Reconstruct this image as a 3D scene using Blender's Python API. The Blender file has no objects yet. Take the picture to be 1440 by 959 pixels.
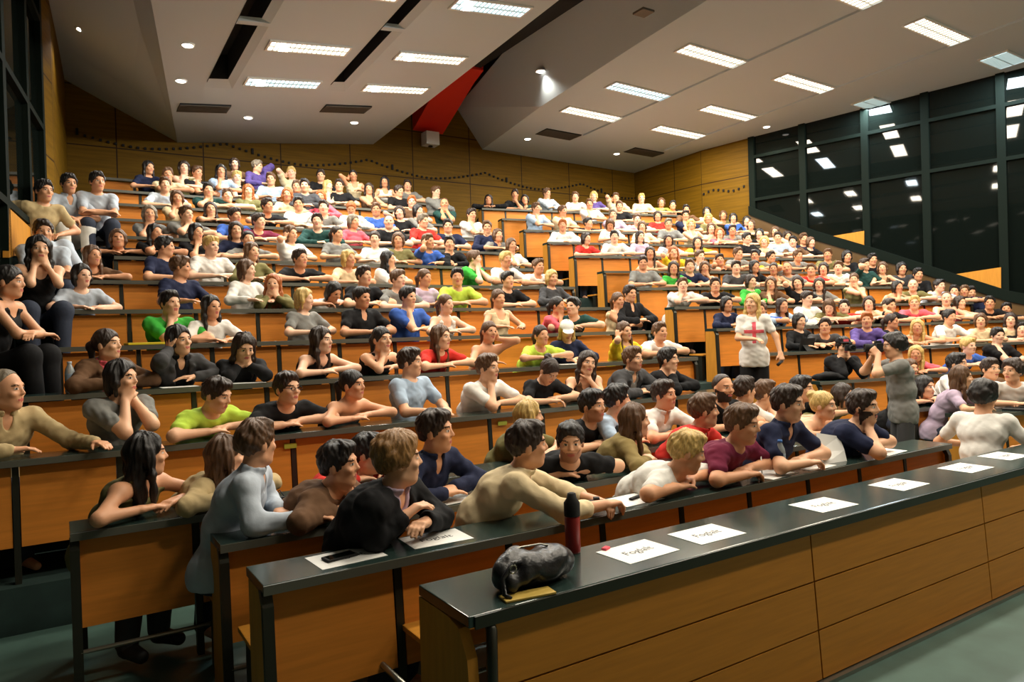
import bpy, bmesh, math, random
import numpy as np
from mathutils import Vector, Matrix
SC = bpy.context.scene
COL = SC.collection
random.seed(7)
rng = np.random.default_rng(11)

# ------------------------------------------------------------------ camera model (1440 x 959)
FPX, TH, PH, RO, EYE = 1008.1, .5687, -.0084, -.0293, 1.70
_r0 = np.array([math.cos(TH), -math.sin(TH), 0.])
_u0 = np.array([-math.sin(TH)*math.sin(PH), -math.cos(TH)*math.sin(PH), math.cos(PH)])
CF = np.array([math.sin(TH)*math.cos(PH), math.cos(TH)*math.cos(PH), math.sin(PH)])
CR = math.cos(RO)*_r0 + math.sin(RO)*_u0
CU = -math.sin(RO)*_r0 + math.cos(RO)*_u0
CO = np.array([0., 0., EYE])
def prj(p):
    d = np.asarray(p, float) - CO
    return 720 + FPX*(d@CR)/(d@CF), 479.5 - FPX*(d@CU)/(d@CF), d@CF
def ray(x, y): return CF + CR*(x-720)/FPX - CU*(y-479.5)/FPX
def at(x, y, axis, v):
    d = ray(x, y); return CO + d*(v-CO[axis])/d[axis]

# ------------------------------------------------------------------ materials
def lin(c):
    c = c/255.
    return c/12.92 if c <= .04045 else ((c+.055)/1.055)**2.4
def rgb(*c): return tuple(lin(v) for v in c) + (1.,)
MATS = {}
def mat(name, col, rough=.6, metal=0., bump=0., bscale=40., emit=None, estr=0., var=0., vscale=6., stretch=None, spec=.5, coat=0.):
    if name in MATS: return MATS[name]
    m = bpy.data.materials.new(name); m.use_nodes = True
    nt = m.node_tree; b = nt.nodes['Principled BSDF']
    b.inputs['Base Color'].default_value = col
    b.inputs['Roughness'].default_value = rough
    b.inputs['Metallic'].default_value = metal
    b.inputs['Specular IOR Level'].default_value = spec
    if coat: b.inputs['Coat Weight'].default_value = coat
    if emit:
        b.inputs['Emission Color'].default_value = emit; b.inputs['Emission Strength'].default_value = estr
    if var or bump:
        tc = nt.nodes.new('ShaderNodeTexCoord'); mp = nt.nodes.new('ShaderNodeMapping')
        nt.links.new(tc.outputs['Object'], mp.inputs['Vector'])
        if stretch: mp.inputs['Scale'].default_value = stretch
    if var:
        n = nt.nodes.new('ShaderNodeTexNoise'); n.inputs['Scale'].default_value = vscale; n.inputs['Detail'].default_value = 5
        nt.links.new(mp.outputs[0], n.inputs['Vector'])
        r = nt.nodes.new('ShaderNodeValToRGB')
        r.color_ramp.elements[0].position = .3; r.color_ramp.elements[1].position = .7
        r.color_ramp.elements[0].color = tuple(v*(1-var) for v in col[:3]) + (1,)
        r.color_ramp.elements[1].color = tuple(min(1, v*(1+var)) for v in col[:3]) + (1,)
        nt.links.new(n.outputs['Fac'], r.inputs[0]); nt.links.new(r.outputs[0], b.inputs['Base Color'])
    if bump:
        n2 = nt.nodes.new('ShaderNodeTexNoise'); n2.inputs['Scale'].default_value = bscale; n2.inputs['Detail'].default_value = 4
        nt.links.new(mp.outputs[0], n2.inputs['Vector'])
        bp = nt.nodes.new('ShaderNodeBump'); bp.inputs['Strength'].default_value = bump; bp.inputs['Distance'].default_value = .01
        nt.links.new(n2.outputs['Fac'], bp.inputs['Height']); nt.links.new(bp.outputs[0], b.inputs['Normal'])
    MATS[name] = m
    return m
M_desk = mat('desk_laminate', rgb(40, 56, 52), .17, var=.25, vscale=3)
M_edge = mat('desk_edge', rgb(92, 92, 82), .4)
M_wood = mat('bench_wood', rgb(216, 134, 50), .5, spec=.25, var=.10, vscale=3, stretch=(1, 4, 14))
M_side = mat('side_wood', rgb(200, 136, 48), .55, spec=.25, var=.10, vscale=4, stretch=(8, 8, 1))
M_front = mat('front_desk_wood', rgb(186, 122, 40), .5, spec=.25, var=.10, vscale=3, stretch=(1, 5, 16))
M_metal = mat('dark_metal', rgb(52, 52, 44), .4, .6)
M_steel = mat('steel_rail', rgb(150, 150, 140), .3, .9)
M_floor = mat('green_lino', rgb(78, 106, 98), .42, var=.18, vscale=4, bump=.02)
M_tier = mat('tier_carpet', rgb(34, 56, 52), .8, var=.2, vscale=8)
M_ceil = mat('ceiling_plaster', rgb(196, 206, 212), .9, spec=.2)
M_black = mat('black_void', rgb(14, 14, 14), .8)
M_beam = mat('black_beam', rgb(30, 32, 30), .5)
M_red = mat('red_paint', rgb(226, 44, 24), .5)
M_mull = mat('green_mullion', rgb(14, 24, 19), .7, spec=.1)
M_white = mat('white_plastic', rgb(225, 225, 220), .5)
M_paper = mat('white_paper', rgb(240, 240, 236), .7)
M_ink = mat('black_ink', rgb(50, 50, 55), .7)
M_vent = mat('vent_metal', rgb(96, 90, 80), .6)
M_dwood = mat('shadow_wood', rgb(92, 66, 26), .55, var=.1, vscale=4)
M_stage = mat('stage_wall', rgb(150, 140, 120), .8)
def glass_mat():
    m = bpy.data.materials.new('night_glass'); m.use_nodes = True
    b = m.node_tree.nodes['Principled BSDF']
    b.inputs['Base Color'].default_value = (.004, .006, .005, 1); b.inputs['Roughness'].default_value = .03
    b.inputs['IOR'].default_value = 1.34
    return m
M_glass = glass_mat()
def panel_wall_mat():
    m = bpy.data.materials.new('panelled_wood_wall'); m.use_nodes = True
    nt = m.node_tree; b = nt.nodes['Principled BSDF']
    tc = nt.nodes.new('ShaderNodeTexCoord'); br = nt.nodes.new('ShaderNodeTexBrick')
    br.offset = 0.; br.inputs['Scale'].default_value = 1.
    br.inputs['Brick Width'].default_value = 1.45; br.inputs['Row Height'].default_value = 1.05
    br.inputs['Mortar Size'].default_value = .012; br.inputs['Mortar Smooth'].default_value = .2
    nt.links.new(tc.outputs['UV'], br.inputs['Vector'])
    mp = nt.nodes.new('ShaderNodeMapping'); mp.inputs['Scale'].default_value = (.6, 9, 1)
    nt.links.new(tc.outputs['UV'], mp.inputs['Vector'])
    n = nt.nodes.new('ShaderNodeTexNoise'); n.inputs['Scale'].default_value = 2.2; n.inputs['Detail'].default_value = 6
    nt.links.new(mp.outputs[0], n.inputs['Vector'])
    r = nt.nodes.new('ShaderNodeValToRGB')
    r.color_ramp.elements[0].color = rgb(98, 70, 8); r.color_ramp.elements[1].color = rgb(120, 88, 14)
    r.color_ramp.elements[0].position = .3; r.color_ramp.elements[1].position = .7
    nt.links.new(n.outputs['Fac'], r.inputs[0])
    nt.links.new(r.outputs[0], br.inputs['Color1']); nt.links.new(r.outputs[0], br.inputs['Color2'])
    br.inputs['Mortar'].default_value = rgb(50, 32, 12)
    nt.links.new(br.outputs['Color'], b.inputs['Base Color']); b.inputs['Roughness'].default_value = .6; b.inputs['Specular IOR Level'].default_value = .15
    return m
M_wall = panel_wall_mat()

# ------------------------------------------------------------------ mesh helpers
class MB:
    def __init__(s): s.v = []; s.f = []; s.m = []
    def add(s, vs, fs, mi=0):
        o = len(s.v); s.v += [tuple(map(float, v)) for v in vs]; s.f += [tuple(i+o for i in f) for f in fs]; s.m += [mi]*len(fs); return s
    def box(s, x0, x1, y0, y1, z0, z1, mi=0):
        return s.add([(x0,y0,z0),(x1,y0,z0),(x1,y1,z0),(x0,y1,z0),(x0,y0,z1),(x1,y0,z1),(x1,y1,z1),(x0,y1,z1)],
              [(0,3,2,1),(4,5,6,7),(0,1,5,4),(1,2,6,5),(2,3,7,6),(3,0,4,7)], mi)
    def prism(s, poly, off, mi=0):
        """poly: list of 3D points; extruded by the vector off"""
        n = len(poly); off = np.array(off, float)
        vs = [np.array(p, float) for p in poly] + [np.array(p, float)+off for p in poly]
        fs = [tuple(range(n))[::-1], tuple(range(n, 2*n))] + [(i, (i+1) % n, n+(i+1) % n, n+i) for i in range(n)]
        return s.add(vs, fs, mi)
    def tube(s, pts, r, seg=8, mi=0, r2=None, cap=True):
        pts = [np.array(p, float) for p in pts]; n = len(pts)
        rs = [r if r2 is None else r+(r2-r)*i/(n-1) for i in range(n)]
        vs = []; fs = []
        up = np.array([0, 0, 1.])
        for i, p in enumerate(pts):
            t = pts[min(i+1, n-1)]-pts[max(i-1, 0)]; t /= np.linalg.norm(t)+1e-9
            a = np.cross(t, up)
            if np.linalg.norm(a) < 1e-3: a = np.cross(t, [1, 0, 0])
            a /= np.linalg.norm(a); b = np.cross(t, a)
            for k in range(seg):
                an = 2*math.pi*k/seg; vs.append(p+rs[i]*(a*math.cos(an)+b*math.sin(an)))
        for i in range(n-1):
            for k in range(seg):
                k2 = (k+1) % seg; fs.append((i*seg+k, i*seg+k2, (i+1)*seg+k2, (i+1)*seg+k))
        if cap: fs += [tuple(range(seg))[::-1], tuple(range((n-1)*seg, n*seg))]
        return s.add(vs, fs, mi)
    def lathe(s, prof, c=(0,0,0), seg=20, mi=0):
        vs = []; fs = []; n = len(prof)
        for (r, z) in prof:
            for k in range(seg):
                an = 2*math.pi*k/seg; vs.append((c[0]+r*math.cos(an), c[1]+r*math.sin(an), c[2]+z))
        for i in range(n-1):
            for k in range(seg):
                k2 = (k+1) % seg; fs.append((i*seg+k, i*seg+k2, (i+1)*seg+k2, (i+1)*seg+k))
        fs += [tuple(range(seg))[::-1], tuple(range((n-1)*seg, n*seg))]
        return s.add(vs, fs, mi)
    def mesh(s, name, mats, smooth=False, bevel=0):
        me = bpy.data.meshes.new(name); me.from_pydata(s.v, [], s.f)
        bm = bmesh.new(); bm.from_mesh(me); bmesh.ops.recalc_face_normals(bm, faces=bm.faces)
        if bevel: bmesh.ops.bevel(bm, geom=[e for e in bm.edges], offset=bevel, segments=2, affect='EDGES', profile=.6)
        bm.to_mesh(me); bm.free()
        for m in (mats if isinstance(mats, (list, tuple)) else [mats]): me.materials.append(m)
        if len(s.m) == len(me.polygons): me.polygons.foreach_set('material_index', s.m)
        if smooth: me.polygons.foreach_set('use_smooth', [True]*len(me.polygons))
        me.update(); return me
def link(name, me, parent=None, loc=None, rz=None):
    o = bpy.data.objects.new(name, me); COL.objects.link(o)
    if parent: o.parent = parent
    if loc is not None: o.location = loc
    if rz is not None: o.rotation_euler = (0, 0, rz)
    return o
def obj(name, mb, m, parent=None, smooth=False, bevel=0, **k): return link(name, mb.mesh(name, m, smooth, bevel), parent, **k)
def tag(o, label, cat, group=None):
    o['label'] = label; o['category'] = cat
    if group: o['group'] = group
    return o
def struct(o): o['kind'] = 'structure'; return o
def thing(name, label, cat, loc=(0,0,0), rz=0., group=None):
    o = bpy.data.objects.new(name, None); COL.objects.link(o); o.empty_display_size = .1
    o.location = loc; o.rotation_euler = (0, 0, rz)
    return tag(o, label, cat, group)
def wall_quad(name, a, b, z0, z1, m, thick=.12, parent=None, out=1):
    """vertical slab from plan point a to b; UV in metres along the wall"""
    a = np.array(a, float); b = np.array(b, float); d = b-a; L = np.linalg.norm(d); d /= L
    n = np.array([d[1], -d[0]])*out
    mb = MB(); q = a+n*thick; r = b+n*thick
    z0a, z0b = z0 if isinstance(z0, tuple) else (z0, z0); z1a, z1b = z1 if isinstance(z1, tuple) else (z1, z1)
    mb.add([(*a,z0a),(*b,z0b),(*r,z0b),(*q,z0a),(*a,z1a),(*b,z1b),(*r,z1b),(*q,z1a)],
           [(0,3,2,1),(4,5,6,7),(0,1,5,4),(1,2,6,5),(2,3,7,6),(3,0,4,7)])
    o = obj(name, mb, m, parent)
    me = o.data; uv = me.uv_layers.new(name='UVMap')
    for lp in me.loops:
        c = me.vertices[lp.vertex_index].co
        uv.data[lp.index].uv = ((c.x-a[0])*d[0]+(c.y-a[1])*d[1], c.z)
    return o

# ------------------------------------------------------------------ rows
PITCH, RISE, Y4, Z4 = .786, .338, 5.259, 1.032
RY = {1: 2.8834, 2: 3.577, 3: 4.137}; RZ = {1: .75, 2: .755, 3: .789}
for n in range(4, 15): RY[n] = Y4+PITCH*(n-4); RZ[n] = Z4+RISE*(n-4)
XA, SLOPE = 7.73, -.215
AR = math.atan(SLOPE)
XR_END = 6.5
def left_start(n): return {1: .66, 2: .63, 3: .04, 4: -.78, 5: -.2}.get(n, .02 if n < 9 else .6)
def wall_x(y): return 13.45 if y > 12.3 else (13.45+(12.3-y)*.215 if y > 10.95 else 13.74+(10.95-y)*.218)
class Frame:
    """bench frame: u along the row (room right), v away from the stage, z from the tier floor"""
    def __init__(s, n, side):
        s.n = n; s.side = side
        if side == 'L':
            s.o = np.array([0, RY[n], RZ[n]-.75]); s.ang = 0.; s.u0 = left_start(n); s.u1 = {1: 5.9, 2: 6.1, 3: 6.4}.get(n, XR_END)
        else:
            s.o = np.array([XA, RY[n], RZ[n]-.75]); s.ang = AR; s.u0 = 0.
            u = 1.
            while True:
                p = s.pt(u, 0, 0)
                if p[0] > wall_x(p[1])-1.0 or u > 8: break
                u += .05
            s.u1 = min(u, {2: 2.2, 3: 3.4}.get(n, 9))
    def pt(s, u, v, z):
        c, k = math.cos(s.ang), math.sin(s.ang)
        return s.o + np.array([u*c-v*k, u*k+v*c, z])
FR = {}
for n in range(1, 15):
    FR[n, 'L'] = Frame(n, 'L'); FR[n, 'R'] = Frame(n, 'R')
ORD = ['', 'first', 'second', 'third', 'fourth', 'fifth', 'sixth', 'seventh', 'eighth', 'ninth', 'tenth', 'eleventh', 'twelfth', 'thirteenth', 'fourteenth',
       'fifteenth', 'sixteenth', 'seventeenth', 'eighteenth', 'nineteenth', 'twentieth', 'twenty-first', 'twenty-second', 'twenty-third', 'twenty-fourth', 'twenty-fifth']
# ------------------------------------------------------------------ the room
YB = 14.6
def floor_poly(): return [(-1.9, -5), (17.2, -5), (13.45, 14.75), (-.2, 14.75)]
mb = MB(); mb.prism([(x, y, -.15) for x, y in [(-2.2, -5), (17.6, -5), (17.6, 14.8), (-2.2, 14.8)]], (0, 0, .15)); struct(obj('floor', mb, M_floor))
# stepped tiers: one slab per row, left block, stairs and right block
mb = MB()
for n in range(4, 15):
    zf = RZ[n]-.75; y0 = RY[n]-.06; y1 = (RY[n+1]-.06) if n < 14 else YB
    mb.box(-1.0, 6.62, y0, YB-.01, max(0, zf-RISE) if n > 4 else 0, zf)
struct(obj('floor_tiers', mb, M_tier))
mb = MB()
for n in range(4, 15):
    f = FR[n, 'R']; zf = RZ[n]-.75; zl = max(0, zf-RISE) if n > 4 else 0
    u1 = 8.5
    pts = [f.pt(0, -.06, 0), f.pt(u1, -.06, 0), f.pt(u1, (4 if n < 14 else 2.5), 0), f.pt(-1.0, 4 if n < 14 else 2.5, 0)]
    pl = []
    for p in (pts[0], pts[1]): pl.append(p[:2])
    hi = min(YB-.01, pts[2][1])
    pl += [(pts[1][0]+.3, YB-.01), (XA, YB-.01)]
    pl = [(min(x, 14.2), y) for x, y in pl]
    mb.prism([(x, y, zl) for x, y in pl], (0, 0, zf-zl))
struct(obj('floor_tiers_right', mb, M_tier))
# centre stairs, two half steps a row
mb = MB()
for n in range(4, 15):
    for h in (0, 1):
        zt = RZ[n]-.75-(RISE/2 if h == 0 else 0); y = RY[n]-.35+h*PITCH/2
        mb.box(6.62, XA, y, YB-.01, max(0, zt-RISE/2), zt)
struct(obj('floor_stairs_centre', mb, M_tier))
# left stairs along the wall
mb = MB()
for n in range(5, 14):
    for h in (0, 1):
        zt = RZ[n]-.75-(RISE/2 if h == 0 else 0)+.02; y = RY[n]-.35+h*PITCH/2
        mb.box(-1.0, left_start(n)-.05, y, YB-.01, zt-RISE/2-.02, zt)
struct(obj('floor_stairs_left', mb, M_tier))
# back wall and the wooden side returns
struct(wall_quad('wall_back', (-.4, YB), (13.6, YB), 3.0, 8.3, M_wall, out=-1))
struct(wall_quad('wall_right_rear', (13.44, YB), (13.48, 12.27), 2.0, 7.0, M_wall, out=-1))
struct(wall_quad('wall_right_return', (13.48, 12.27), (13.74, 10.95), 1.5, 6.6, M_wall, out=-1))
struct(wall_quad('wall_left_rear', (.29, YB), (.08, 11.4), 1.8, 7.4, M_wall, out=1))
struct(wall_quad('wall_left_return', (.08, 11.4), (-.078, 10.7), 1.0, 7.6, M_wall, out=1))
# wave of little dark pegs on the back wall
mb = MB()
for i in range(112):
    x = .45+i*.118
    ph = (x % 2.9)/2.9
    z = 5.40+.26*(abs(2*ph-1)**1.6)-.13
    hgt = .11 if (i % 25) == 0 else .04
    mb.box(x-.02, x+.02, YB-.035, YB-.002, z, z+hgt)
p = obj('peg_row', mb, M_black, bpy.data.objects['wall_back']); p['kind'] = 'stuff'
mb = MB()
for i in range(9):
    y = 12.2-i*.13; x = 13.48+(12.27-y)*.197
    mb.box(x-.03, x-.005, y-.02, y+.02, 4.98+.05*math.sin(i*.8), 5.03+.05*math.sin(i*.8))
p = obj('peg_row', mb, M_black, bpy.data.objects['wall_right_return']); p['kind'] = 'stuff'
# ---- glass walls
GR0, GR1 = np.array([13.74, 10.95]), np.array([17.2, -4.9])
GL0, GL1 = np.array([-.078, 10.7]), np.array([-2.05, -4.9])
def glass_wall(nm, a, b, out, z0, z1, bays, trans, extra_steps):
    d = (b-a); L = np.linalg.norm(d); d /= L; n = np.array([d[1], -d[0]])*out
    mull = MB(); k = 0
    def bar(s0, s1, za, zb, dep=.10):
        p = a+d*s0; q = a+d*s1
        mull.prism([(*(p-n*.06), za), (*(q-n*.06), za), (*(q+n*dep), za), (*(p+n*dep), za)], (0, 0, zb-za))
    s = 0.
    for i, w in enumerate(bays):
        e = min(s+w, L)
        bar(s-.07, s+.07, z0, z1)
        for zt in trans: bar(s+.07, e-.07, zt-.035, zt+.035, .06)
        mb = MB(); p = a+d*(s+.05); q = a+d*(e-.05)
        mb.prism([(*p, z0), (*q, z0), (*(q+n*.02), z0), (*(p+n*.02), z0)], (0, 0, z1-z0))
        k += 1
        w_ = struct(obj(f'window_{nm}_{k}', mb, M_glass))
        s = e
        if s >= L-.01: break
    struct(obj(f'trim_mullions_{nm}', mull, M_mull))
def on_right(px, py):
    dd = (GR1-GR0)/np.linalg.norm(GR1-GR0); r = ray(px, py); M2 = np.array([[r[0], -dd[0]], [r[1], -dd[1]]]); t, s = np.linalg.solve(M2, GR0); return s, EYE+r[2]*t
bs = [0.]+[on_right(x, 250)[0] for x in (1130, 1218, 1303, 1410)]
bs += [bs[-1]+2.0*k for k in range(1, 6)]
glass_wall('right', GR0, GR1, -1, 0, 6.9, [b_-a_ for a_, b_ in zip(bs, bs[1:])], [on_right(1100, 213)[1], on_right(1180, 262)[1]], 0)
glass_wall('left', GL0, GL1, 1, 0, 8.3, [1.1, 1.3, 1.3, 1.3, 1.5, 2.2, 2.2, 2.2, 2.2, 2.2], [3.1, 4.45, 5.8], 0)
struct(wall_quad('wall_front', (-2.3, -4.95), (17.5, -4.95), 0, 8.6, M_stage, out=1))
# stepped wooden spandrels under the right glass, and the stair parapet below them
dR = (GR1-GR0); LR = np.linalg.norm(dR); dR /= LR; nR = np.array([dR[1], -dR[0]])
sp = MB()
for tri in (((1150, 336), (1217, 325), (1217, 352)), ((1330, 388), (1409, 376), (1409, 410))):
    q = [on_right(*t_) for t_ in tri]; sp.prism([(*(GR0+dR*s_-nR*-.03), z_) for s_, z_ in q], (*(nR*.05), 0))
struct(obj('trim_spandrel_right', sp, M_side))
edge = [on_right(*t_) for t_ in ((1058, 303), (1150, 338), (1230, 362), (1340, 398), (1420, 424))]
s4, z4 = edge[-1]; s3, z3 = edge[-2]; edge.append((s4+4, max(.9, z4+(z4-z3)/(s4-s3)*4)))
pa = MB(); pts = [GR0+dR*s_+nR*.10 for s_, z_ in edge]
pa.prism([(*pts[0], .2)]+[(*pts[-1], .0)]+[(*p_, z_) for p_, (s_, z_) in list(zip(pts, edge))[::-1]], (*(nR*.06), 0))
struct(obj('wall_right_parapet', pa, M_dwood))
bd_ = MB()
for (p0, (s0_, z0_)), (p1, (s1_, z1_)) in zip(zip(pts, edge), list(zip(pts, edge))[1:]):
    bd_.prism([(*(p0+nR*.0), z0_), (*(p1+nR*.0), z1_), (*(p1+nR*.0), z1_+.20), (*(p0+nR*.0), z0_+.20)], (*(nR*.09), 0))
struct(obj('trim_band_right', bd_, M_mull))
# left parapet: a wooden wedge against the glass beside the stairs
dL = (GL1-GL0)/np.linalg.norm(GL1-GL0); nL = np.array([-dL[1], dL[0]])
def on_left(px, py):
    r = ray(px, py); M2 = np.array([[r[0], -dL[0]], [r[1], -dL[1]]]); t, s = np.linalg.solve(M2, GL0); return s, EYE+r[2]*t
if nL[0] < 0: nL = -nL
sp = MB(); q = [on_left(*t_) for t_ in ((2, 292), (36, 322), (36, 352), (2, 362))]
sp.prism([(*(GL0+dL*s_+nL*.01), z_) for s_, z_ in q], (*(nL*.05), 0)); struct(obj('trim_spandrel_left', sp, M_side))
A_ = lambda v: np.array(v, float)
# ---- ceiling: two wings with channels, an open centre with beams
def zL(x, y): return 5.9+.11*(x-5.93)-.05*(y-14.6)
def zR(x, y): return 6.1-.02*(x-8.69)-.03*(y-14.6)
def slab(mb, pts, zf, t=.10, mi=0): mb.prism([(x, y, zf(x, y)) for x, y in pts], (0, 0, t), mi)
def crease(y): return 2.06-.183*(14.6-y)
mb = MB(); Y0 = -5.
S1, S2 = (2.05, 2.46), (3.90, 4.24)
slab(mb, [(crease(YB), YB), (crease(Y0), Y0), (S1[0], Y0), (S1[0], YB)][::-1] if False else [(crease(YB), YB), (crease(9.5), 9.5), (crease(Y0), Y0), (S1[0], Y0), (S1[0], YB)], zL)
slab(mb, [(S1[0], 11.75), (S1[1], 11.75), (S1[1], YB), (S1[0], YB)], zL)
slab(mb, [(S1[1], Y0), (S2[0], Y0), (S2[0], YB), (S1[1], YB)], zL)
slab(mb, [(S2[0], 11.6), (S2[1], 11.6), (S2[1], YB), (S2[0], YB)], zL)
slab(mb, [(S2[1], Y0), (5.93, Y0), (5.93, YB), (S2[1], YB)], zL)
for (x0, x1), yb in ((S1, 9.42), (S2, 9.2)):   # thin cross bars over the channels
    slab(mb, [(x0, yb-.05), (x1, yb-.05), (x1, yb+.05), (x0, yb+.05)], zL, .06)
struct(obj('ceiling_left', mb, M_ceil))
for (x0, x1), ye in ((S1, 11.75), (S2, 11.6)):
    tr = MB()
    # pale bevelled cheek on the inner side and at the end, a black throat above
    c_ = .11; zz = lambda x, y, h: zL(x, y)+h
    tr.add([(x1, Y0, zz(x1, Y0, 0)), (x1, ye, zz(x1, ye, 0)), (x1-c_, ye-.28, zz(x1-c_, ye-.28, .05)), (x1-c_, Y0, zz(x1-c_, Y0, .05))], [(0, 1, 2, 3)], 0)
    tr.add([(x1, ye, zz(x1, ye, 0)), (x0, ye, zz(x0, ye, 0)), (x0, ye-.28, zz(x0, ye-.28, .05)), (x1-c_, ye-.28, zz(x1-c_, ye-.28, .05))], [(0, 1, 2, 3)], 0)
    tr.add([(x0-.02, Y0, zz(x0, Y0, .42)), (x1-c_, Y0, zz(x1, Y0, .42)), (x1-c_, ye-.28, zz(x1, ye, .42)), (x0-.02, ye-.28, zz(x0, ye, .42))], [(0, 1, 2, 3)], 1)
    tr.add([(x0, Y0, zz(x0, Y0, 0)), (x0, ye-.28, zz(x0, ye, 0)), (x0-.02, ye-.28, zz(x0, ye, .42)), (x0-.02, Y0, zz(x0, Y0, .42))], [(0, 1, 2, 3)], 1)
    tr.add([(x1-c_, Y0, zz(x1-c_, Y0, .05)), (x1-c_, ye-.28, zz(x1-c_, ye-.28, .05)), (x1-c_, ye-.28, zz(x1, ye, .42)), (x1-c_, Y0, zz(x1, Y0, .42))], [(0, 1, 2, 3)], 1)
    tr.add([(x0-.02, ye-.28, zz(x0, ye-.28, .04)), (x1-c_, ye-.28, zz(x1-c_, ye-.28, .05)), (x1-c_, ye-.28, zz(x1, ye, .42)), (x0-.02, ye-.28, zz(x0, ye, .42))], [(0, 1, 2, 3)], 1)
    struct(obj('ceiling_channel', tr, [M_ceil, M_black]))
# dark side facet rising from the crease to the left wall
mb = MB()
A = [(crease(YB), YB, zL(crease(YB), YB)), (crease(Y0), Y0, zL(crease(Y0), Y0))]
mb.prism([A[0], A[1], (-2.6, Y0, zL(crease(Y0), Y0)+1.0), (-.1, 10.7, 6.55), (.06, 11.4, 6.5), (.29, YB, 6.35)], (0, 0, .1))
struct(obj('ceiling_left_side', mb, M_ceil))
# right wing, its inner facet and outer edge
mb = MB()
inner = [(8.66, YB), (8.25, 11.6), (8.0, 8.5), (7.2, Y0)]
slab(mb, inner + [(17.6, Y0), (14.9, 5.86), (13.78, 10.95), (13.6, 12.27), (13.6, YB)], zR)
for k in range(2):   # shallow drop bands across the wing
    x = (10.1, 12.6)[k]
    mb.prism([(x, 12.6, zR(x, 12.6)), (x+.5, 12.6, zR(x+.5, 12.6)), (x+.5, Y0, zR(x, Y0)), (x, Y0, zR(x, Y0))], (0, 0, -.035))
struct(obj('ceiling_right', mb, M_ceil))
mb = MB()
top = [(8.0, YB, 6.98), (7.75, 11.6, 7.5), (7.5, 8.5, 7.6), (6.8, Y0, 7.7)]
for i in range(3):
    a = (*inner[i], zR(*inner[i])); b = (*inner[i+1], zR(*inner[i+1]))
    mb.prism([a, b, top[i+1], top[i]], (.1, 0, .05))
struct(obj('ceiling_right_inner', mb, M_ceil))
mb = MB(); mb.box(5.7, 9.0, Y0, YB, 8.2, 8.35); mb.box(5.93, 6.0, Y0, YB, 6.4, 8.2)
struct(obj('ceiling_void', mb, M_black))
mb = MB(); mb.box(6.75, 7.55, Y0, 12.9, 7.2, 7.6)
bm_ = struct(obj('ceiling_beam', mb, M_black))
rb = MB()
rb.prism([(6.87, YB-.01, 6.32), (6.87, YB-.01, 7.3), (6.87, 12.7, 8.1), (6.87, 12.7, 7.15), (6.87, 13.1, 7.02)], (.74, 0, 0))
rbo = struct(obj('ceiling_red_duct', rb, M_red))
tb = obj('projector_box', MB().box(7.06, 7.38, YB-.30, YB-.02, 5.98, 6.27), M_white, bevel=.012)
tag(tb, 'small white box under the red ceiling duct on the rear wall', 'box')
obj('lens', MB().lathe([(.05, 0), (.05, .02), (.03, .03)], (7.22, YB-.16, 5.955), 14), M_black, tb)

# ---- luminaires
M_lwarm = mat('tube_warm', rgb(255, 250, 240), emit=(1., .93, .80, 1), estr=3.2)
M_lcool = mat('tube_cool', rgb(235, 250, 255), emit=(.62, .88, 1., 1), estr=2.6)
M_spot = mat('spot_glow', rgb(255, 250, 240), emit=(1., .93, .82, 1), estr=6.)
M_louv = mat('louvre', rgb(190, 190, 180), .4)
def ceil_light(c, w, d, zf, cool, where, lamp=1.):
    x, y = c; t = thing('ceiling_light', where, 'ceiling light', (x, y, zf(x, y)))
    sx = zf(x+.5, y)-zf(x-.5, y); sy = zf(x, y+.5)-zf(x, y-.5)
    def P(u, v, h): return (u, v, u*sx+v*sy+h)
    di = MB(); di.prism([P(-w/2, -d/2, -.012), P(w/2, -d/2, -.012), P(w/2, d/2, -.012), P(-w/2, d/2, -.012)], (0, 0, .03))
    obj('diffuser', di, M_lcool if cool else M_lwarm, t)
    fr = MB()
    for (u0, u1, v0, v1) in ((-w/2-.03, w/2+.03, -d/2-.03, -d/2), (-w/2-.03, w/2+.03, d/2, d/2+.03), (-w/2-.03, -w/2, -d/2, d/2), (w/2, w/2+.03, -d/2, d/2)):
        fr.prism([P(u0, v0, -.025), P(u1, v0, -.025), P(u1, v1, -.025), P(u0, v1, -.025)], (0, 0, .05))
    obj('frame', fr, M_white, t)
    lv = MB(); nn = 16
    for i in range(1, nn):
        u = -w/2+w*i/nn; lv.prism([P(u-.004, -d/2, -.03), P(u+.004, -d/2, -.03), P(u+.004, d/2, -.03), P(u-.004, d/2, -.03)], (0, 0, .018))
    lv.prism([P(-w/2, -.005, -.03), P(w/2, -.005, -.03), P(w/2, .005, -.03), P(-w/2, .005, -.03)], (0, 0, .018))
    obj('louvre', lv, M_louv, t)
    L = bpy.data.lights.new('tube_lamp', 'AREA'); L.shape = 'RECTANGLE'; L.size = w; L.size_y = d
    L.energy = 95*lamp; L.color = (.80, .93, 1.) if cool else (1., .89, .72)
    lo = bpy.data.objects.new('tube_lamp', L); COL.objects.link(lo); lo.parent = t; lo.location = (0, 0, -.06)
    return t
rows_l = [(11.35, 'rear'), (10.0, 'middle'), (8.25, 'forward'), (6.0, 'overhead')]
cool_l = {(3.15, 11.35), (5.1, 8.25)}
for x, cn in ((3.15, 'outer'), (5.05, 'inner')):
    for y, rn in rows_l[:4]:
        ceil_light((x+(.05 if y < 9 else 0), y), 1.10, .27, zL, (x, y) in ((3.15, 11.35), (5.05, 8.25)),
                   f'{"cool blue" if (x, y) in ((3.15, 11.35), (5.05, 8.25)) else "warm white"} louvred strip light, {rn} of the {cn} line in the channelled ceiling wing')
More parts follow.
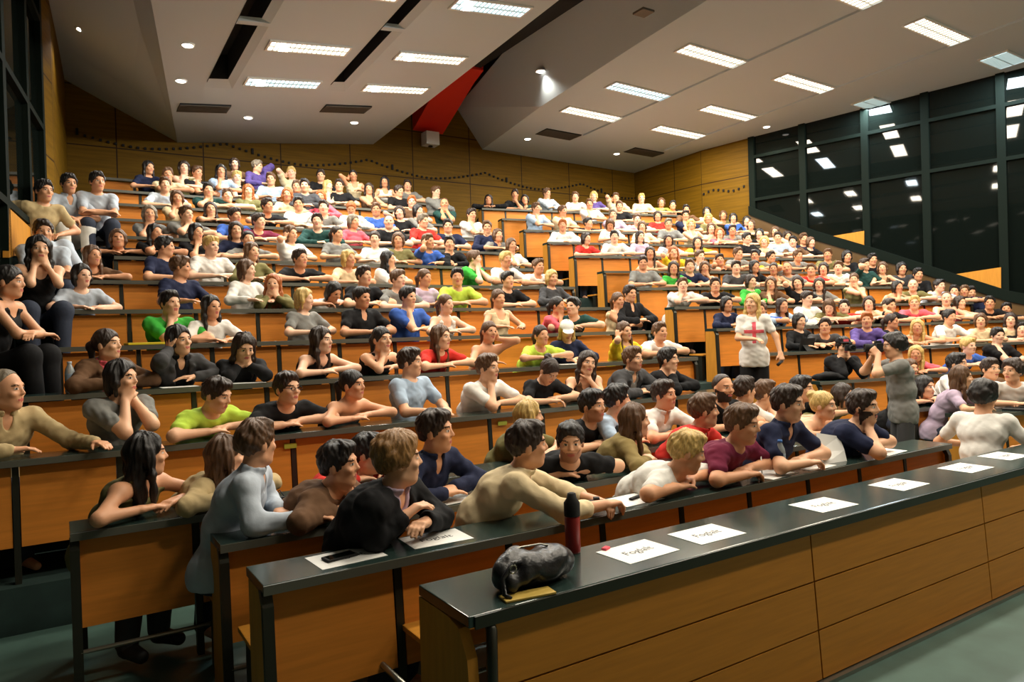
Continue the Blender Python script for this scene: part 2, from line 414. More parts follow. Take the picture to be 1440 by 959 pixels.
for x, cn in ((9.45, 'inner'), (11.92, 'middle'), (14.1, 'outer')):
    for y, rn in ((11.45, 'rearmost'), (10.05, 'second'), (8.27, 'third'), (5.88, 'nearest')):
        if cn == 'outer' and y > 9: continue
        cool = (cn == 'inner' and y == 10.05) or cn == 'outer'
        ceil_light((x, y), 1.42 if cn != 'outer' else (.62 if y > 7 else .75), .30 if cn != 'outer' else .42, zR, cool,
                   f'{"cool blue" if cool else "warm white"} strip light, {rn} of the {cn} line in the plain ceiling wing')
for x in (3.15, 5.1, 9.45, 11.92):   # the same lines run on over the front of the hall
    for y in (3.2, .6):
        ceil_light((x, y), 1.3, .30, zL if x < 6 else zR, False,
                   f'warm strip light over the hall front, {"second" if y > 2 else "first"} from stage wall, {dict([(3.15,"outer channelled"),(5.1,"inner channelled"),(9.45,"inner plain"),(11.92,"middle plain")])[x]} line', 1.0 if x < 6 else 1.7)
def spot(c, z, lab, r=.085, tilt=None):
    t = thing('recessed_spotlight', lab, 'spotlight', (c[0], c[1], z))
    obj('bulb', MB().lathe([(r*.82, -.012), (r*.7, -.02), (.01, -.026)], (0, 0, 0), 18), M_spot, t, True)
    obj('bezel', MB().lathe([(r*.8, .01), (r*.8, -.01), (r, -.014), (r*1.05, .0), (r*1.05, .01)], (0, 0, 0), 20), M_white, t, True)
    L = bpy.data.lights.new('spot_lamp', 'SPOT'); L.energy = 55; L.color = (1., .93, .80); L.shadow_soft_size = r*.6; L.spot_size = 2.2; L.spot_blend = .6
    lo = bpy.data.objects.new('spot_lamp', L); COL.objects.link(lo); lo.parent = t; lo.location = (0, 0, -.05)
    return t
for (c, lab) in (((1.60, 10.22), 'round downlight near the dark ceiling edge, ahead of its twin'), ((1.69, 11.49), 'round downlight near the dark ceiling edge, behind its twin'),
                 ((2.99, 13.06), 'round downlight between the two dark vents of the channelled wing'), ((4.98, 13.18), 'round downlight by the rear inner corner of the channelled wing')):
    spot(c, zL(*c), lab)
for (c, lab) in (((9.16, 13.43), 'round downlight by the rear inner corner of the plain wing'), ((11.77, 13.4), 'round downlight between the vents of the plain wing'),
                 ((13.40, 10.27), 'round downlight by the wooden wall and dark glass')):
    spot(c, zR(*c), lab)
pp = at(762, 98, 0, 8.0); spot((pp[0]-.03, pp[1]), pp[2]-.03, 'bright spotlight on the sloping facet beside the red duct', .10)
_p0 = A_(A[0]); _p1 = A_(A[1]); _p2 = A_((.06, 11.4, 6.5)); _n = np.cross(_p1-_p0, _p2-_p0)
_r = ray(118, 38); _t = ((_p0-CO)@_n)/(_r@_n); pp = CO+_r*_t; spot((pp[0], pp[1]), pp[2]-.03, 'bright spotlight on the dark side facet of the ceiling', .11)
def vent(c, w, d, zf, lab):
    x, y = c; t = thing('ceiling_vent', lab, 'vent', (x, y, zf(x, y)))
    sx = zf(x+.5, y)-zf(x-.5, y)
    def P(u, v, h): return (u, v, u*sx+h)
    a = MB(); a.prism([P(-w/2, -d/2, -.012), P(w/2, -d/2, -.012), P(w/2, d/2, -.012), P(-w/2, d/2, -.012)], (0, 0, .02)); obj('backing', a, M_black, t)
    s = MB()
    for i in range(9):
        v = -d/2+d*(i+.5)/9; s.prism([P(-w/2, v-.012, -.022), P(w/2, v-.012, -.022), P(w/2, v+.008, -.022), P(-w/2, v+.008, -.022)], (0, 0, .008))
    obj('slats', s, M_vent, t)
vent((2.2, 12.66), .78, .42, zL, 'dark air vent near the crease of the channelled wing'); vent((4.55, 12.45), .84, .42, zL, 'dark air vent near the open centre of the channelled wing')
vent((9.6, 12.85), .95, .45, zR, 'dark air vent of the plain wing beside the sloping facet'); vent((12.3, 13.0), .95, .42, zR, 'dark air vent of the plain wing near the far wood wall')
# square speaker plates
pt = at(905, 16, 2, zR(8.1, 8.3)); t = tag(obj('speaker_plate', MB().box(pt[0]-.11, pt[0]+.11, pt[1]-.11, pt[1]+.11, zR(8.1, 8.3)-.03, zR(8.1, 8.3)), M_vent), 'square grey speaker plate overhead near the sloping facet', 'speaker')
# ------------------------------------------------------------------ benches
MOD = .572
def make_bench(n, side):
    f = FR[n, side]; L = f.u1-f.u0
    o = f.pt(f.u0, 0, 0)
    lab = f'{ORD[n]} bench row from the front, ' + ('block between wall stairs and centre stairs' if side == 'L' else 'block beside the dark glass wall')
    t = thing('lecture_bench', lab, 'bench', o, f.ang, 'rows of lecture hall benches')
    thick = .04
    dt_ = obj('desk_top', MB().box(0, L, .004, .27 if n > 3 else .30, .75-thick, .75), M_desk, t, bevel=.004)
    obj('edge_band', MB().box(0, L, -.004, .0035, .75-thick, .748), M_edge, dt_)
    k = max(1, round(L/MOD)); w = L/k
    low = n <= 3
    pz0 = .27 if low else .22
    for i in range(k):
        u0, u1 = i*w, (i+1)*w
        mb = MB(); a = .022
        mb.prism([(u0+a, .055, .70), (u1-a, .055, .70), (u1-a, .02, pz0), (u0+a, .02, pz0)], (0, .02, 0))
        obj('front_panel', mb, M_wood, t)
    for i in range(k+1):
        u = min(max(i*w, .02), L-.02)
        if i in (0, k): continue
        mb = MB(); mb.prism([(u-.017, .05, .71), (u+.017, .05, .71), (u+.017, .0, .0), (u-.017, .0, .0)], (0, .05, 0)); 
        obj('post', mb, M_metal, t)
    for s, u in ((0, 0.), (1, L-.035)):
        mb = MB()
        prof = [(.26, .71), (.06, .71), (.035, .66), (.0, .0), (.26, .0)]
        mb.prism([(u, v, z) for v, z in prof], (.035, 0, 0)); sp_ = obj('side_panel', mb, M_side, t)
        mb = MB(); prof = [(.07, .715), (.035, .66), (.0, .0), (-.03, 0), (.005, .66), (.03, .715)]
        mb.prism([(u-.004, v, z) for v, z in prof], (.043, 0, 0)); obj('side_trim', mb, M_metal, sp_)
    if low:
        rl = MB(); rl.tube([(.03, -.01, .16), (L-.03, -.01, .16)], .012); obj('foot_rail', rl, M_steel, t)
    mb = MB(); mb.box(.02, L-.02, .36, .70 if n > 3 else (.62 if n == 1 else .52), .36, .385); st_ = obj('seat', mb, M_side, t, bevel=.006)
    for i in range(0, k+1, 3):
        u = min(max(i*w, .05), L-.05)
        mb = MB(); mb.box(u-.02, u+.02, .40, .50, 0, .36); obj('seat_post', mb, M_metal, st_)
    return t
for n in range(1, 15):
    make_bench(n, 'L')
for n in range(2, 15): make_bench(n, 'R')
# ------------------------------------------------------------------ the long front desk
FY, FZ = 2.1155, .754
def front_desk():
    X0, X1 = 1.15, 6.3
    t = thing('front_desk', 'long front desk with three-board wooden front and dark green top', 'desk', (X0, FY, 0))
    L = X1-X0; sl = .05
    dt_ = obj('desk_top', MB().box(0, L, .004, .40, FZ-.04, FZ), M_desk, t, bevel=.004)
    obj('edge_band', MB().box(.02, L, -.005, .0035, FZ-.045, FZ-.002), M_metal, dt_)
    seams = [0.1, 1.88, 3.55, L]
    hs = [.022, .25, .478, .708]
    for i in range(len(seams)-1):
        for j in range(3):
            z0, z1 = hs[j]+.004, hs[j+1]-.004
            y0 = .02-sl*(1-z0/.7); y1 = .02-sl*(1-z1/.7)
            mb = MB(); mb.prism([(seams[i]+.005, y0, z0), (seams[i+1]-.005, y0, z0), (seams[i+1]-.005, y1, z1), (seams[i]+.005, y1, z1)], (0, .025, 0))
            obj('front_board', mb, M_front, t)
    obj('backing_board', MB().box(.1, L, .045, .06, .05, .71), M_black, t)
    obj('plinth', MB().box(.1, L, -.055, .04, .0, .02), M_steel, t)
    for u in (0., L-.04):
        prof = [(.40, .71), (.16, .71), (.08, .69), (.025, .60), (-.03, .0), (.40, .0)]
        mb = MB(); mb.prism([(u, v, z) for v, z in prof], (.04, 0, 0)); obj('side_panel', mb, M_side, t)
    # bent metal edge running down the corner
    mb = MB()
    arc = [(.10, .05, .712), (.085, .0, .69), (.075, -.015, .60), (.06, -.03, .3), (.05, -.045, .0)]
    mb.tube([(a, b, c) for a, b, c in arc], .02, 8); obj('corner_trim', mb, M_metal, t, True)
    mb = MB(); mb.box(.1, L-.1, .62, .92, .42, .445); obj('seat', mb, M_side, t, bevel=.006)
    for u in np.arange(.3, L, 1.4):
        obj('seat_post', MB().box(u-.02, u+.02, .70, .78, 0, .42), M_metal, t)
    rl = MB(); rl.tube([(.0, .45, .30), (.0, .80, .30), (.02, .90, .34)], .014); obj('seat_arm', rl, M_steel, t, True)
    return t
front_desk()
# ------------------------------------------------------------------ signed distance bodies
def A3(*v): return np.array(v, float)
def nrm(v): v = np.asarray(v, float); return v/(np.linalg.norm(v)+1e-12)
def Rz(a): c, s = math.cos(a), math.sin(a); return np.array([[c,-s,0],[s,c,0],[0,0,1.]])
def Rx(a): c, s = math.cos(a), math.sin(a); return np.array([[1.,0,0],[0,c,-s],[0,s,c]])
def Ry(a): c, s = math.cos(a), math.sin(a); return np.array([[c,0,s],[0,1.,0],[-s,0,c]])
class SDF:
    """a solid grown from tapered capsules and ellipsoids that melt into one another, meshed as one closed surface"""
    def __init__(s, h): s.h = h; s.ops = []
    def cone(s, a, b, r1, r2=None, k=.02):
        s.ops.append(('c', A3(*a), A3(*b), r1, r1 if r2 is None else r2, k)); return s
    def ball(s, c, r, k=.02): return s.ell(c, (r, r, r), None, k)
    def ell(s, c, r, R=None, k=.02): s.ops.append(('e', A3(*c), A3(*r), R, k)); return s
    def sub_ell(s, c, r, R=None, k=.01): s.ops.append(('s', A3(*c), A3(*r), R, k)); return s
    def cut(s, p, n, k=.01): s.ops.append(('p', A3(*p), nrm(n), k)); return s    # removes the side n points to
    def cutbox(s, p, n1, n2, k=.01): s.ops.append(('pp', A3(*p), nrm(n1), nrm(n2), k)); return s
    def mesh(s):
        h = s.h; lo = np.full(3, 1e9); hi = -lo
        for o in s.ops:
            if o[0] == 'c': r = max(o[3], o[4]); lo = np.minimum(lo, np.minimum(o[1], o[2])-r); hi = np.maximum(hi, np.maximum(o[1], o[2])+r)
            elif o[0] == 'e':
                r = o[2] if o[3] is None else np.full(3, o[2].max()); lo = np.minimum(lo, o[1]-r); hi = np.maximum(hi, o[1]+r)
        lo = lo-3*h; hi = hi+3*h
        n = np.ceil((hi-lo)/h).astype(int)+1
        ax = [(lo[i]+h*np.arange(n[i])).astype(np.float32) for i in range(3)]
        D = np.full(n, .5, np.float32)
        def sl(a, b): 
            i0 = np.clip(np.floor((a-lo)/h).astype(int), 0, n); i1 = np.clip(np.ceil((b-lo)/h).astype(int)+1, 0, n)
            return tuple(slice(int(i0[i]), int(i1[i])) for i in range(3))
        for o in s.ops:
            if o[0] == 'c':
                _, a, b, r1, r2, k = o; m = max(r1, r2)+max(k, .02)+h; q = sl(np.minimum(a, b)-m, np.maximum(a, b)+m)
            elif o[0] in 'es':
                k = o[4]; m = (o[2] if o[3] is None else np.full(3, o[2].max()))+max(k, .02)+h; q = sl(o[1]-m, o[1]+m)
            else: q = (slice(None),)*3
            X = ax[0][q[0]][:, None, None]; Y = ax[1][q[1]][None, :, None]; Z = ax[2][q[2]][None, None, :]
            if X.size*Y.size*Z.size == 0: continue
            d0 = D[q]
            if o[0] == 'c':
                ba = b-a; L2 = float(ba@ba)+1e-12
                px, py, pz = X-a[0], Y-a[1], Z-a[2]
                t = np.clip((px*ba[0]+py*ba[1]+pz*ba[2])/L2, 0, 1)
                d = np.sqrt((px-t*ba[0])**2+(py-t*ba[1])**2+(pz-t*ba[2])**2)-(r1+(r2-r1)*t)
            elif o[0] in 'es':
                c, r, R = o[1], o[2], o[3]
                px, py, pz = X-c[0], Y-c[1], Z-c[2]
                if R is not None:
                    px, py, pz = (R[0,0]*px+R[1,0]*py+R[2,0]*pz, R[0,1]*px+R[1,1]*py+R[2,1]*pz, R[0,2]*px+R[1,2]*py+R[2,2]*pz)
                k0 = np.sqrt((px/r[0])**2+(py/r[1])**2+(pz/r[2])**2); k1 = np.sqrt((px/r[0]**2)**2+(py/r[1]**2)**2+(pz/r[2]**2)**2)+1e-9
                d = k0*(k0-1)/k1
            elif o[0] == 'p':
                p, nn, k = o[1], o[2], o[3]; d = (X-p[0])*nn[0]+(Y-p[1])*nn[1]+(Z-p[2])*nn[2]
            else:
                p, n1, n2, k = o[1:]; 
                d = np.minimum((X-p[0])*n1[0]+(Y-p[1])*n1[1]+(Z-p[2])*n1[2], (X-p[0])*n2[0]+(Y-p[1])*n2[1]+(Z-p[2])*n2[2])
            if o[0] in 'ce':
                g = np.clip(.5+.5*(d0-d)/k, 0, 1); D[q] = d0*(1-g)+d*g-k*g*(1-g)
            else:
                e = -d if o[0] == 's' else d
                g = np.clip(.5-.5*(d0-e)/k, 0, 1); D[q] = d0*(1-g)+e*g+k*g*(1-g)
        # surface nets
        I = D < 0
        cnt = np.zeros(n-1, np.int8)
        for dx in (0, 1):
            for dy in (0, 1):
                for dz in (0, 1): cnt += I[dx:n[0]-1+dx, dy:n[1]-1+dy, dz:n[2]-1+dz]
        act = (cnt > 0) & (cnt < 8)
        ci = np.argwhere(act)
        if len(ci) == 0: return np.zeros((0, 3)), np.zeros((0, 4), int)
        idx = np.full(n-1, -1, np.int32); idx[act] = np.arange(len(ci))
        C = [(a, b, c) for a in (0, 1) for b in (0, 1) for c in (0, 1)]
        val = np.stack([D[ci[:, 0]+a, ci[:, 1]+b, ci[:, 2]+c] for a, b, c in C], 1)
        acc = np.zeros((len(ci), 3)); num = np.zeros(len(ci))
        for i in range(8):
            for j in range(i+1, 8):
                df = np.array(C[j])-np.array(C[i])
                if abs(df).sum() != 1: continue
                v0, v1 = val[:, i], val[:, j]; m = (v0 < 0) != (v1 < 0)
                t = np.where(m, v0/np.where(m, v0-v1, 1), 0)
                acc += m[:, None]*(np.array(C[i])[None]+t[:, None]*df[None]); num += m
        V = lo+h*(ci+acc/num[:, None])
        Q = []
        for axn in range(3):
            o1, o2 = [(1, 2), (2, 0), (0, 1)][axn]
            s0 = [slice(0, n[i]-1) if i == axn else slice(1, n[i]-1) for i in range(3)]
            s1 = list(s0); s1[axn] = slice(1, n[axn])
            a, b = I[tuple(s0)], I[tuple(s1)]
            e = np.argwhere(a != b)
            if len(e) == 0: continue
            fl = a[tuple(e.T)]
            base = e.copy(); base[:, o1] += 1; base[:, o2] += 1
            def cell(d1, d2):
                c = base.copy(); c[:, o1] += d1; c[:, o2] += d2; return idx[tuple(c.T)]
            q4 = np.stack([cell(-1, -1), cell(0, -1), cell(0, 0), cell(-1, 0)], 1)
            q4[~fl] = q4[~fl][:, ::-1]; Q.append(q4)
        return V, np.concatenate(Q)
def vnormals(V, Q):
    n = np.cross(V[Q[:, 2]]-V[Q[:, 0]], V[Q[:, 3]]-V[Q[:, 1]]); N = np.zeros_like(V)
    for i in range(4): np.add.at(N, Q[:, i], n)
    return N/(np.linalg.norm(N, axis=1)[:, None]+1e-12)
def waves(P, seed, f0, f1, n=9, sc=(1, 1, 1)):
    r = np.random.default_rng(seed); P = P*np.array(sc); o = np.zeros(len(P))
    for _ in range(n):
        k = r.normal(size=3); k *= r.uniform(f0, f1)/np.linalg.norm(k); o += np.sin(P@k+r.uniform(0, 6.28)+1.2*np.sin(P@k[[1, 2, 0]]*.6))
    return o/math.sqrt(n)
def wrinkle(V, Q, seed, amp=.0036):
    w = waves(V, seed, 40, 115); w = np.where(w > 0, w*.6, -np.abs(w)**.7*.9)
    return V+vnormals(V, Q)*(amp*w)[:, None]
def mesh_from(name, V, Q, mats, mi=None):
    me = bpy.data.meshes.new(name)
    me.vertices.add(len(V)); me.vertices.foreach_set('co', np.asarray(V, np.float32).ravel())
    nq = len(Q); me.loops.add(nq*4); me.polygons.add(nq)
    me.loops.foreach_set('vertex_index', np.asarray(Q, np.int32).ravel())
    me.polygons.foreach_set('loop_start', np.arange(0, nq*4, 4, dtype=np.int32))
    me.polygons.foreach_set('use_smooth', np.ones(nq, bool))
    for m in mats: me.materials.append(m)
    if mi is not None: me.polygons.foreach_set('material_index', np.asarray(mi, np.int32))
    me.update(); me.validate(); return me

# ------------------------------------------------------------------ the human figure (local: +y forward, +x its right hand side)
def dirf(a, b=0.): return A3(math.sin(b), math.sin(a)*math.cos(b), math.cos(a)*math.cos(b))
def ik(S, T, l1, l2, pole):
    d = T-S; L = np.linalg.norm(d); u = d/L; L = min(L, .985*(l1+l2)); L = max(L, abs(l1-l2)+.03)
    a = (l1*l1-l2*l2+L*L)/(2*L); h = math.sqrt(max(0, l1*l1-a*a)); pl = nrm(pole-(pole@u)*u)
    return S+u*a+pl*h, S+u*L
def skeleton(p):
    g = {}; f = p.get('sex', 'm') == 'f'; sc = p.get('size', 1.)
    a, b, tw = p.get('lean', .1), p.get('side', 0.), p.get('twist', 0.)
    hz = p.get('hipz', .545)
    H = A3(0, p.get('hipy', 0)-(.16*max(0, a-.5) if 'hipz' not in p else 0), hz); W = H+.20*sc*dirf(a*.6, b*.6); Ch = W+.165*sc*dirf(a, b); N = Ch+.145*sc*dirf(a*1.12, b)
    lat = Rz(tw)@A3(1, 0, 0); lat = nrm(lat+A3(0, 0, -math.sin(b)*.8)+A3(0, 0, p.get('shrug', 0)))
    fw = Rz(tw)@A3(0, 1, 0)
    up = nrm(N-Ch)
    sw = (.148 if f else .165)*sc
    g.update(H=H, W=W, Ch=Ch, N=N, lat=lat, fw=fw, up=up)
    g['S'] = {1: N-.045*up+lat*sw+fw*p.get('shf', .02), -1: N-.045*up-lat*sw+fw*p.get('shf', .02)}
    R = Rz(p.get('yaw', 0.))@Rx(p.get('pitch', 0.))@Ry(p.get('roll', 0.))
    nd = nrm(dirf(a*.6+p.get('neckf', .12), b*.5))
    HB = N+.052*sc*nd; HC = HB-R@A3(0, -.018, -.098)
    g.update(R=R, HB=HB, HC=HC)
    l1, l2 = (.275*sc, .245*sc) if not f else (.26*sc, .23*sc)
    g['E'], g['Wr'], g['hd'], g['hn'] = {}, {}, {}, {}
    for s in (1, -1):
        hs = p['hands'][s]
        if hs.get('desk'):
            z = p.get('deskz', .808)+hs.get('lift', 0); S0 = g['S'][s]; dzz = S0[2]-z
            o = nrm(A3(*hs.get('out', (s*.75, .65, 0))))
            ym = 9. if hs.get('free') else p.get('desky', .47)-.085; sx = 1 if o[0] > 0 else -1
            lat_ = (.10+max(0, .22-dzz)*.45)*abs(o[0])/.75
            if dzz < l1*.97:
                dy = min(math.sqrt(max(.0025, (l1*1.0)**2-dzz*dzz-lat_*lat_)) if (l1**2-dzz*dzz-lat_*lat_) > 0 else .03, max(-.12, ym-S0[1]))
                dy = min(dy, hs.get('dy', 9.)); E = S0+A3(sx*lat_, dy, -dzz)
            else: E = S0+nrm(o*.30-A3(0, 0, 1))*l1
            T = A3(*hs['t']); T[1] = min(T[1], 9. if hs.get('free') else p.get('desky', .47)-.03+p.get('over', 0)); T[2] = z+(0 if dzz < l1*.97 else max(0, min(.1, E[2]-z)))
            q = nrm(T-E); Wr = E+q*l2
            g['E'][s], g['Wr'][s] = E, Wr; hd = hs.get('dir'); hd = q if hd is None else nrm(A3(*hd))
            hd = nrm(hd*A3(1, 1, .2)); g['hd'][s] = hd; hn = A3(*hs.get('pn', (0, 0, -1))); g['hn'][s] = nrm(hn-(hn@hd)*hd)
            continue
        T = hs['t'] if not callable(hs['t']) else hs['t'](g, s)
        pole = A3(*hs.get('pole', (s*.8, -.2, -1)))
        E, Wr = ik(g['S'][s], A3(*T), l1, l2, pole)
        if 'hipz' not in p and E[2] < .805 and E[1] > .08: E[2] = .805
        g['E'][s], g['Wr'][s] = E, Wr
        hd = hs.get('dir'); hd = nrm(Wr-E) if hd is None else nrm(A3(*hd)); g['hd'][s] = hd
        hn = A3(*hs.get('pn', (0, 0, -1))); g['hn'][s] = nrm(hn-(hn@hd)*hd)
    # legs
    g['K'], g['An'], g['Hp'], g['toe'] = {}, {}, {}, {}
    for s in (1, -1):
        g['Hp'][s] = H+A3(s*.085, 0, -.02)
        kn = p.get('knees', {}).get(s, (s*.10, .315, .48)); an = p.get('ankles', {}).get(s, (s*.10, .23, .085))
        g['K'][s] = A3(*kn); g['An'][s] = A3(*an); g['toe'][s] = A3(*an)+nrm(A3(*p.get('toes', {}).get(s, (s*.15, 1, 0))))*.13-A3(0, 0, .045)
    return g
def torso_ops(S, p, g, e=0., k=.045):
    f = p.get('sex', 'm') == 'f'; fat = p.get('fat', 1.); sc = p.get('size', 1.)
    x = g['lat']; H, W, Ch, N = g['H'], g['W'], g['Ch'], g['N']
    st = 'boxy' in p; hx_ = .058 if st else .075; bx = .014 if (st and e > 0) else 0.
    S.cone(H-A3(hx_,0,0), H+A3(hx_,0,0), .108*fat+e, k=k)
    S.cone(H, W, .105*fat+e, (.098 if not f else .082)*fat+e, k=k)
    S.cone(W-x*.05, W+x*.05, (.10 if not f else .085)*fat+e+bx, k=k)
    S.cone(W, Ch, (.10 if not f else .085)*fat+e, (.105 if not f else .092)*fat+e, k=k)
    S.cone(Ch-x*(.070 if not f else .056), Ch+x*(.070 if not f else .056), (  .102 if not f else .088)*fat+e, k=k)
    S.cone(Ch, N-g['up']*.05, .10*fat+e, .07+e, k=k)
    S.cone(g['S'][1], g['S'][-1], .052*sc+e, k=k)
    if f:
        for s in (1, -1): S.ell(Ch+x*s*.060+g['fw']*.070-g['up']*.04, (.050+e, .050+e, .055+e), None, .05)
def arm_ops(S, g, s, e=0., frac=1., fore=False, frac2=1., k=.03, th=1.):
    a, b, w = g['S'][s], g['E'][s], g['Wr'][s]
    S.ball(a, .049*th+e*.8, k)
    S.cone(a, a+(b-a)*frac, .047*th+e*.8, (.047+(.039-.047)*frac)*th+e*1.0, k=k)
    if fore: S.cone(b, b+(w-b)*frac2, .040*th+e, (.040+(.027-.040)*frac2)*th+e, k=k)
def hand_ops(S, p, g, s):
    hs = p['hands'][s]; w, d, n = g['Wr'][s], g['hd'][s], g['hn'][s]
    side = np.cross(d, n)*1.0     # across the palm
    c = hs.get('curl', .45)
    # palm
    for o in (-.024, -.008, .008, .024): S.cone(w+side*o*.7, w+d*.078+side*o, .0155, .0125, k=.012)
    ths = hs.get('thumb', None)
    tsign = ths if ths is not None else (1 if (side@(-g['lat']*s)) > 0 else -1)
    for i in range(4):
        b = w+d*.078+side*(i-1.5)*.0185*(-tsign); L = (.043, .048, .045, .036)[i]
        a1 = c*(.7+.12*i); d1 = nrm(d*math.cos(a1)+n*math.sin(a1)); a2 = a1+c*1.1; d2 = nrm(d*math.cos(a2)+n*math.sin(a2))
        m = b+d1*L; S.cone(b, m, .0098, .0088, k=.006); S.cone(m, m+d2*L*.85, .0088, .0072, k=.006)
    tb = w+d*.022+side*.022*tsign; td = nrm(d*.75+side*tsign*.65+n*.35); S.cone(tb, tb+td*.042, .0135, .011, k=.012); td2 = nrm(td+d*.4+n*.25); S.cone(tb+td*.042, tb+td*.042+td2*.032, .0105, .0085, k=.008)
def head_ops(S, p, g):
    R, C = g['R'], g['HC']; hs = p.get('head', 1.); f = p.get('sex', 'm') == 'f'
    P = lambda x, y, z: C+R@(A3(x, y, z)*hs)
    r = lambda *v: A3(*v)*hs
    S.cone(g['N']-g['up']*.03, P(0, -.015, -.075), .058 if not f else .05, .054 if not f else .046, k=.035)
    S.ell(P(0, -.012, .03), r(.076, .096, .090), R, .02)
    S.ell(P(0, .022, -.035), r(.061 if not f else .058, .068, .085), R, .03)
    S.ell(P(0, .055, -.092), r(.030 if not f else .024, .026, .022), R, .03)
    S.cone(P(-.045, .0, -.07), P(-.012, .055, -.095), .020, .016, k=.02); S.cone(P(.045, .0, -.07), P(.012, .055, -.095), .020, .016, k=.02)
    S.cone(P(-.034, .076, .031), P(.034, .076, .031), .011, k=.014)
    for s in (1, -1):
        S.ell(P(s*.040, .066, -.022), r(.022, .018, .016), R, .018)
        S.sub_ell(P(s*.032, .098, .010), r(.017, .018, .011), R, .010)
        S.ell(P(s*.031, .074, .009), r(.014, .0125, .0105), R, .004)
        S.ell(P(s*.077, -.012, -.008), r(.010, .020, .032), R, .008)
    S.cone(P(0, .084, .020), P(0, .103, -.018), .0075, .0105, k=.012)
    S.ball(P(.010, .093, -.023), .0078, .008); S.ball(P(-.010, .093, -.023), .0078, .008)
    S.cone(P(-.020, .079, -.054), P(.020, .079, -.054), .0085, k=.008); S.cone(P(-.016, .080, -.064), P(.016, .080, -.064), .009, k=.008)
def leg_ops(S, p, g, e=0., full=True):
    for s in (1, -1):
        S.cone(g['Hp'][s], g['K'][s], .083+e, .060+e, k=.04); S.cone(g['K'][s], g['An'][s], .058+e, .040+e, k=.03)
SKIN_D = {}
def body_mesh(p, h, name='person'):
    g = skeleton(p); S = SDF(h)
    torso_ops(S, p, g)
    for s in (1, -1): arm_ops(S, g, s, 0, 1, True, th=p.get('th', 1.)*(.86 if p.get('sex') == 'f' else 1.))
    leg_ops(S, p, g)
    for s in (1, -1): S.cone(g['An'][s]-A3(0,0,.02), g['toe'][s], .036, .026, k=.02)
    head_ops(S, p, g)
    for s in (1, -1): hand_ops(S, p, g, s)
    V, Q = S.mesh()
    # brows, eyes and lips as patches of the same surface; material order: skin, eye, white, lip, brow
    c = V[Q].mean(1); l = (c-g['HC'])@g['R']/p.get('head', 1.)
    mi = np.zeros(len(Q), int); ax = np.abs(l[:, 0])
    front = l[:, 1] > .055
    e = front & (((ax-.031)/.0145)**2+((l[:, 2]-.008)/.0062)**2 < 1)
    if h < .01: mi[e] = 2
    else: mi[e] = 1
    e2 = front & (((ax-.031)/.0075)**2+((l[:, 2]-.009)/.0075)**2 < 1); mi[e2] = 1
    br = front & (np.abs(ax-.034) < .018) & (np.abs(l[:, 2]-.0285-(.003-.2*np.abs(ax-.036))) < .0038)
    if h < .01: mi[br] = 4
    lp = (l[:, 1] > .068) & ((ax/.024)**2+((l[:, 2]+.058)/.0105)**2 < 1); mi[lp] = 3
    if p.get('beard'):
        bd = (l[:, 2] < np.where(ax > .030, -.052+.9*(ax-.030), -.042)) & (l[:, 2] > -.122) & (l[:, 1] > -.012) & ~lp & (np.linalg.norm(l, axis=1) < .138)
        for s in (1, -1):
            for k in (.0, .05, .10): bd &= np.linalg.norm(c-(g['Wr'][s]+g['hd'][s]*k), axis=1) > .052
        mi[bd & (mi == 0)] = 5
    return V, Q, mi, g
def shirt_mesh(p, g, h, kind):
    S = SDF(h); e = .011
    torso_ops(S, p, g, e)
    hx_ = .055 if 'boxy' in p else .075
    S.cone(g['H']-A3(hx_,0,.04+(.05 if 'boxy' in p else 0)), g['H']+A3(hx_,0,-.04-(.05 if 'boxy' in p else 0)), (.122 if 'hipz' in p else .130)*p.get('fat', 1.), k=.04)
    th = p.get('th', 1.)*(.86 if p.get('sex') == 'f' else 1.)
    up, fw, N = g['up'], g['fw'], g['N']
    if kind in ('tee', 'polo'):
        for s in (1, -1): arm_ops(S, g, s, e+.004, .62, th=th)
    elif kind in ('long', 'shirt', 'blazer', 'rolled', 'hoodie'):
        for s in (1, -1): arm_ops(S, g, s, e+(.004 if kind != 'blazer' else .010), 1., True, .93 if kind != 'rolled' else .45, th=th)
    if kind == 'hoodie': S.cone(N-fw*.07-g['lat']*.08, N-fw*.07+g['lat']*.08, .05, k=.03)
    if kind == 'tank':
        S.cut(g['Ch']+up*.115, up, .01)
        for s in (1, -1): S.cone(g['Ch']+up*.06+g['lat']*s*.065+fw*.085, N+g['lat']*s*.075+up*.015, .016, k=.01); S.cone(N+g['lat']*s*.075+up*.015, g['Ch']+g['lat']*s*.07-fw*.09+up*.05, .016, k=.01)
        S.sub_ell(N+fw*.07-up*.04, (.06, .06, .085), None, .01)
    elif kind == 'strapless': S.cut(g['Ch']+up*.03, up, .01)
    else:
        if kind in ('polo', 'shirt', 'rolled', 'blazer', 'under'):
            S.sub_ell(N+fw*.075-up*.01, (.030, .06, .10), None, .008)
            S.sub_ell(N+up*.045+fw*.01, (.062, .065, .05), None, .008)
            m = 9
            for i in range(m):
                t0, t1 = [.45+(2*math.pi-.9)*(i+j)/m for j in (0, 1)]
                q = [N+up*(.018-.012*math.cos(t)*1.4)+(fw*math.cos(t)*.066+g['lat']*math.sin(t)*.068) for t in (t0, t1)]
                S.cone(q[0], q[1], .0125, k=.006); S.cone(q[0]+up*.018, q[1]+up*.018, .009, k=.008)
        else: S.sub_ell(N+up*.03+fw*.03, (.072, .075, .058), None, .01)
    S.cut(g['H']-A3(0, 0, .15 if 'boxy' in p else .085), (0, 0, -1), .01)
    return S.mesh()
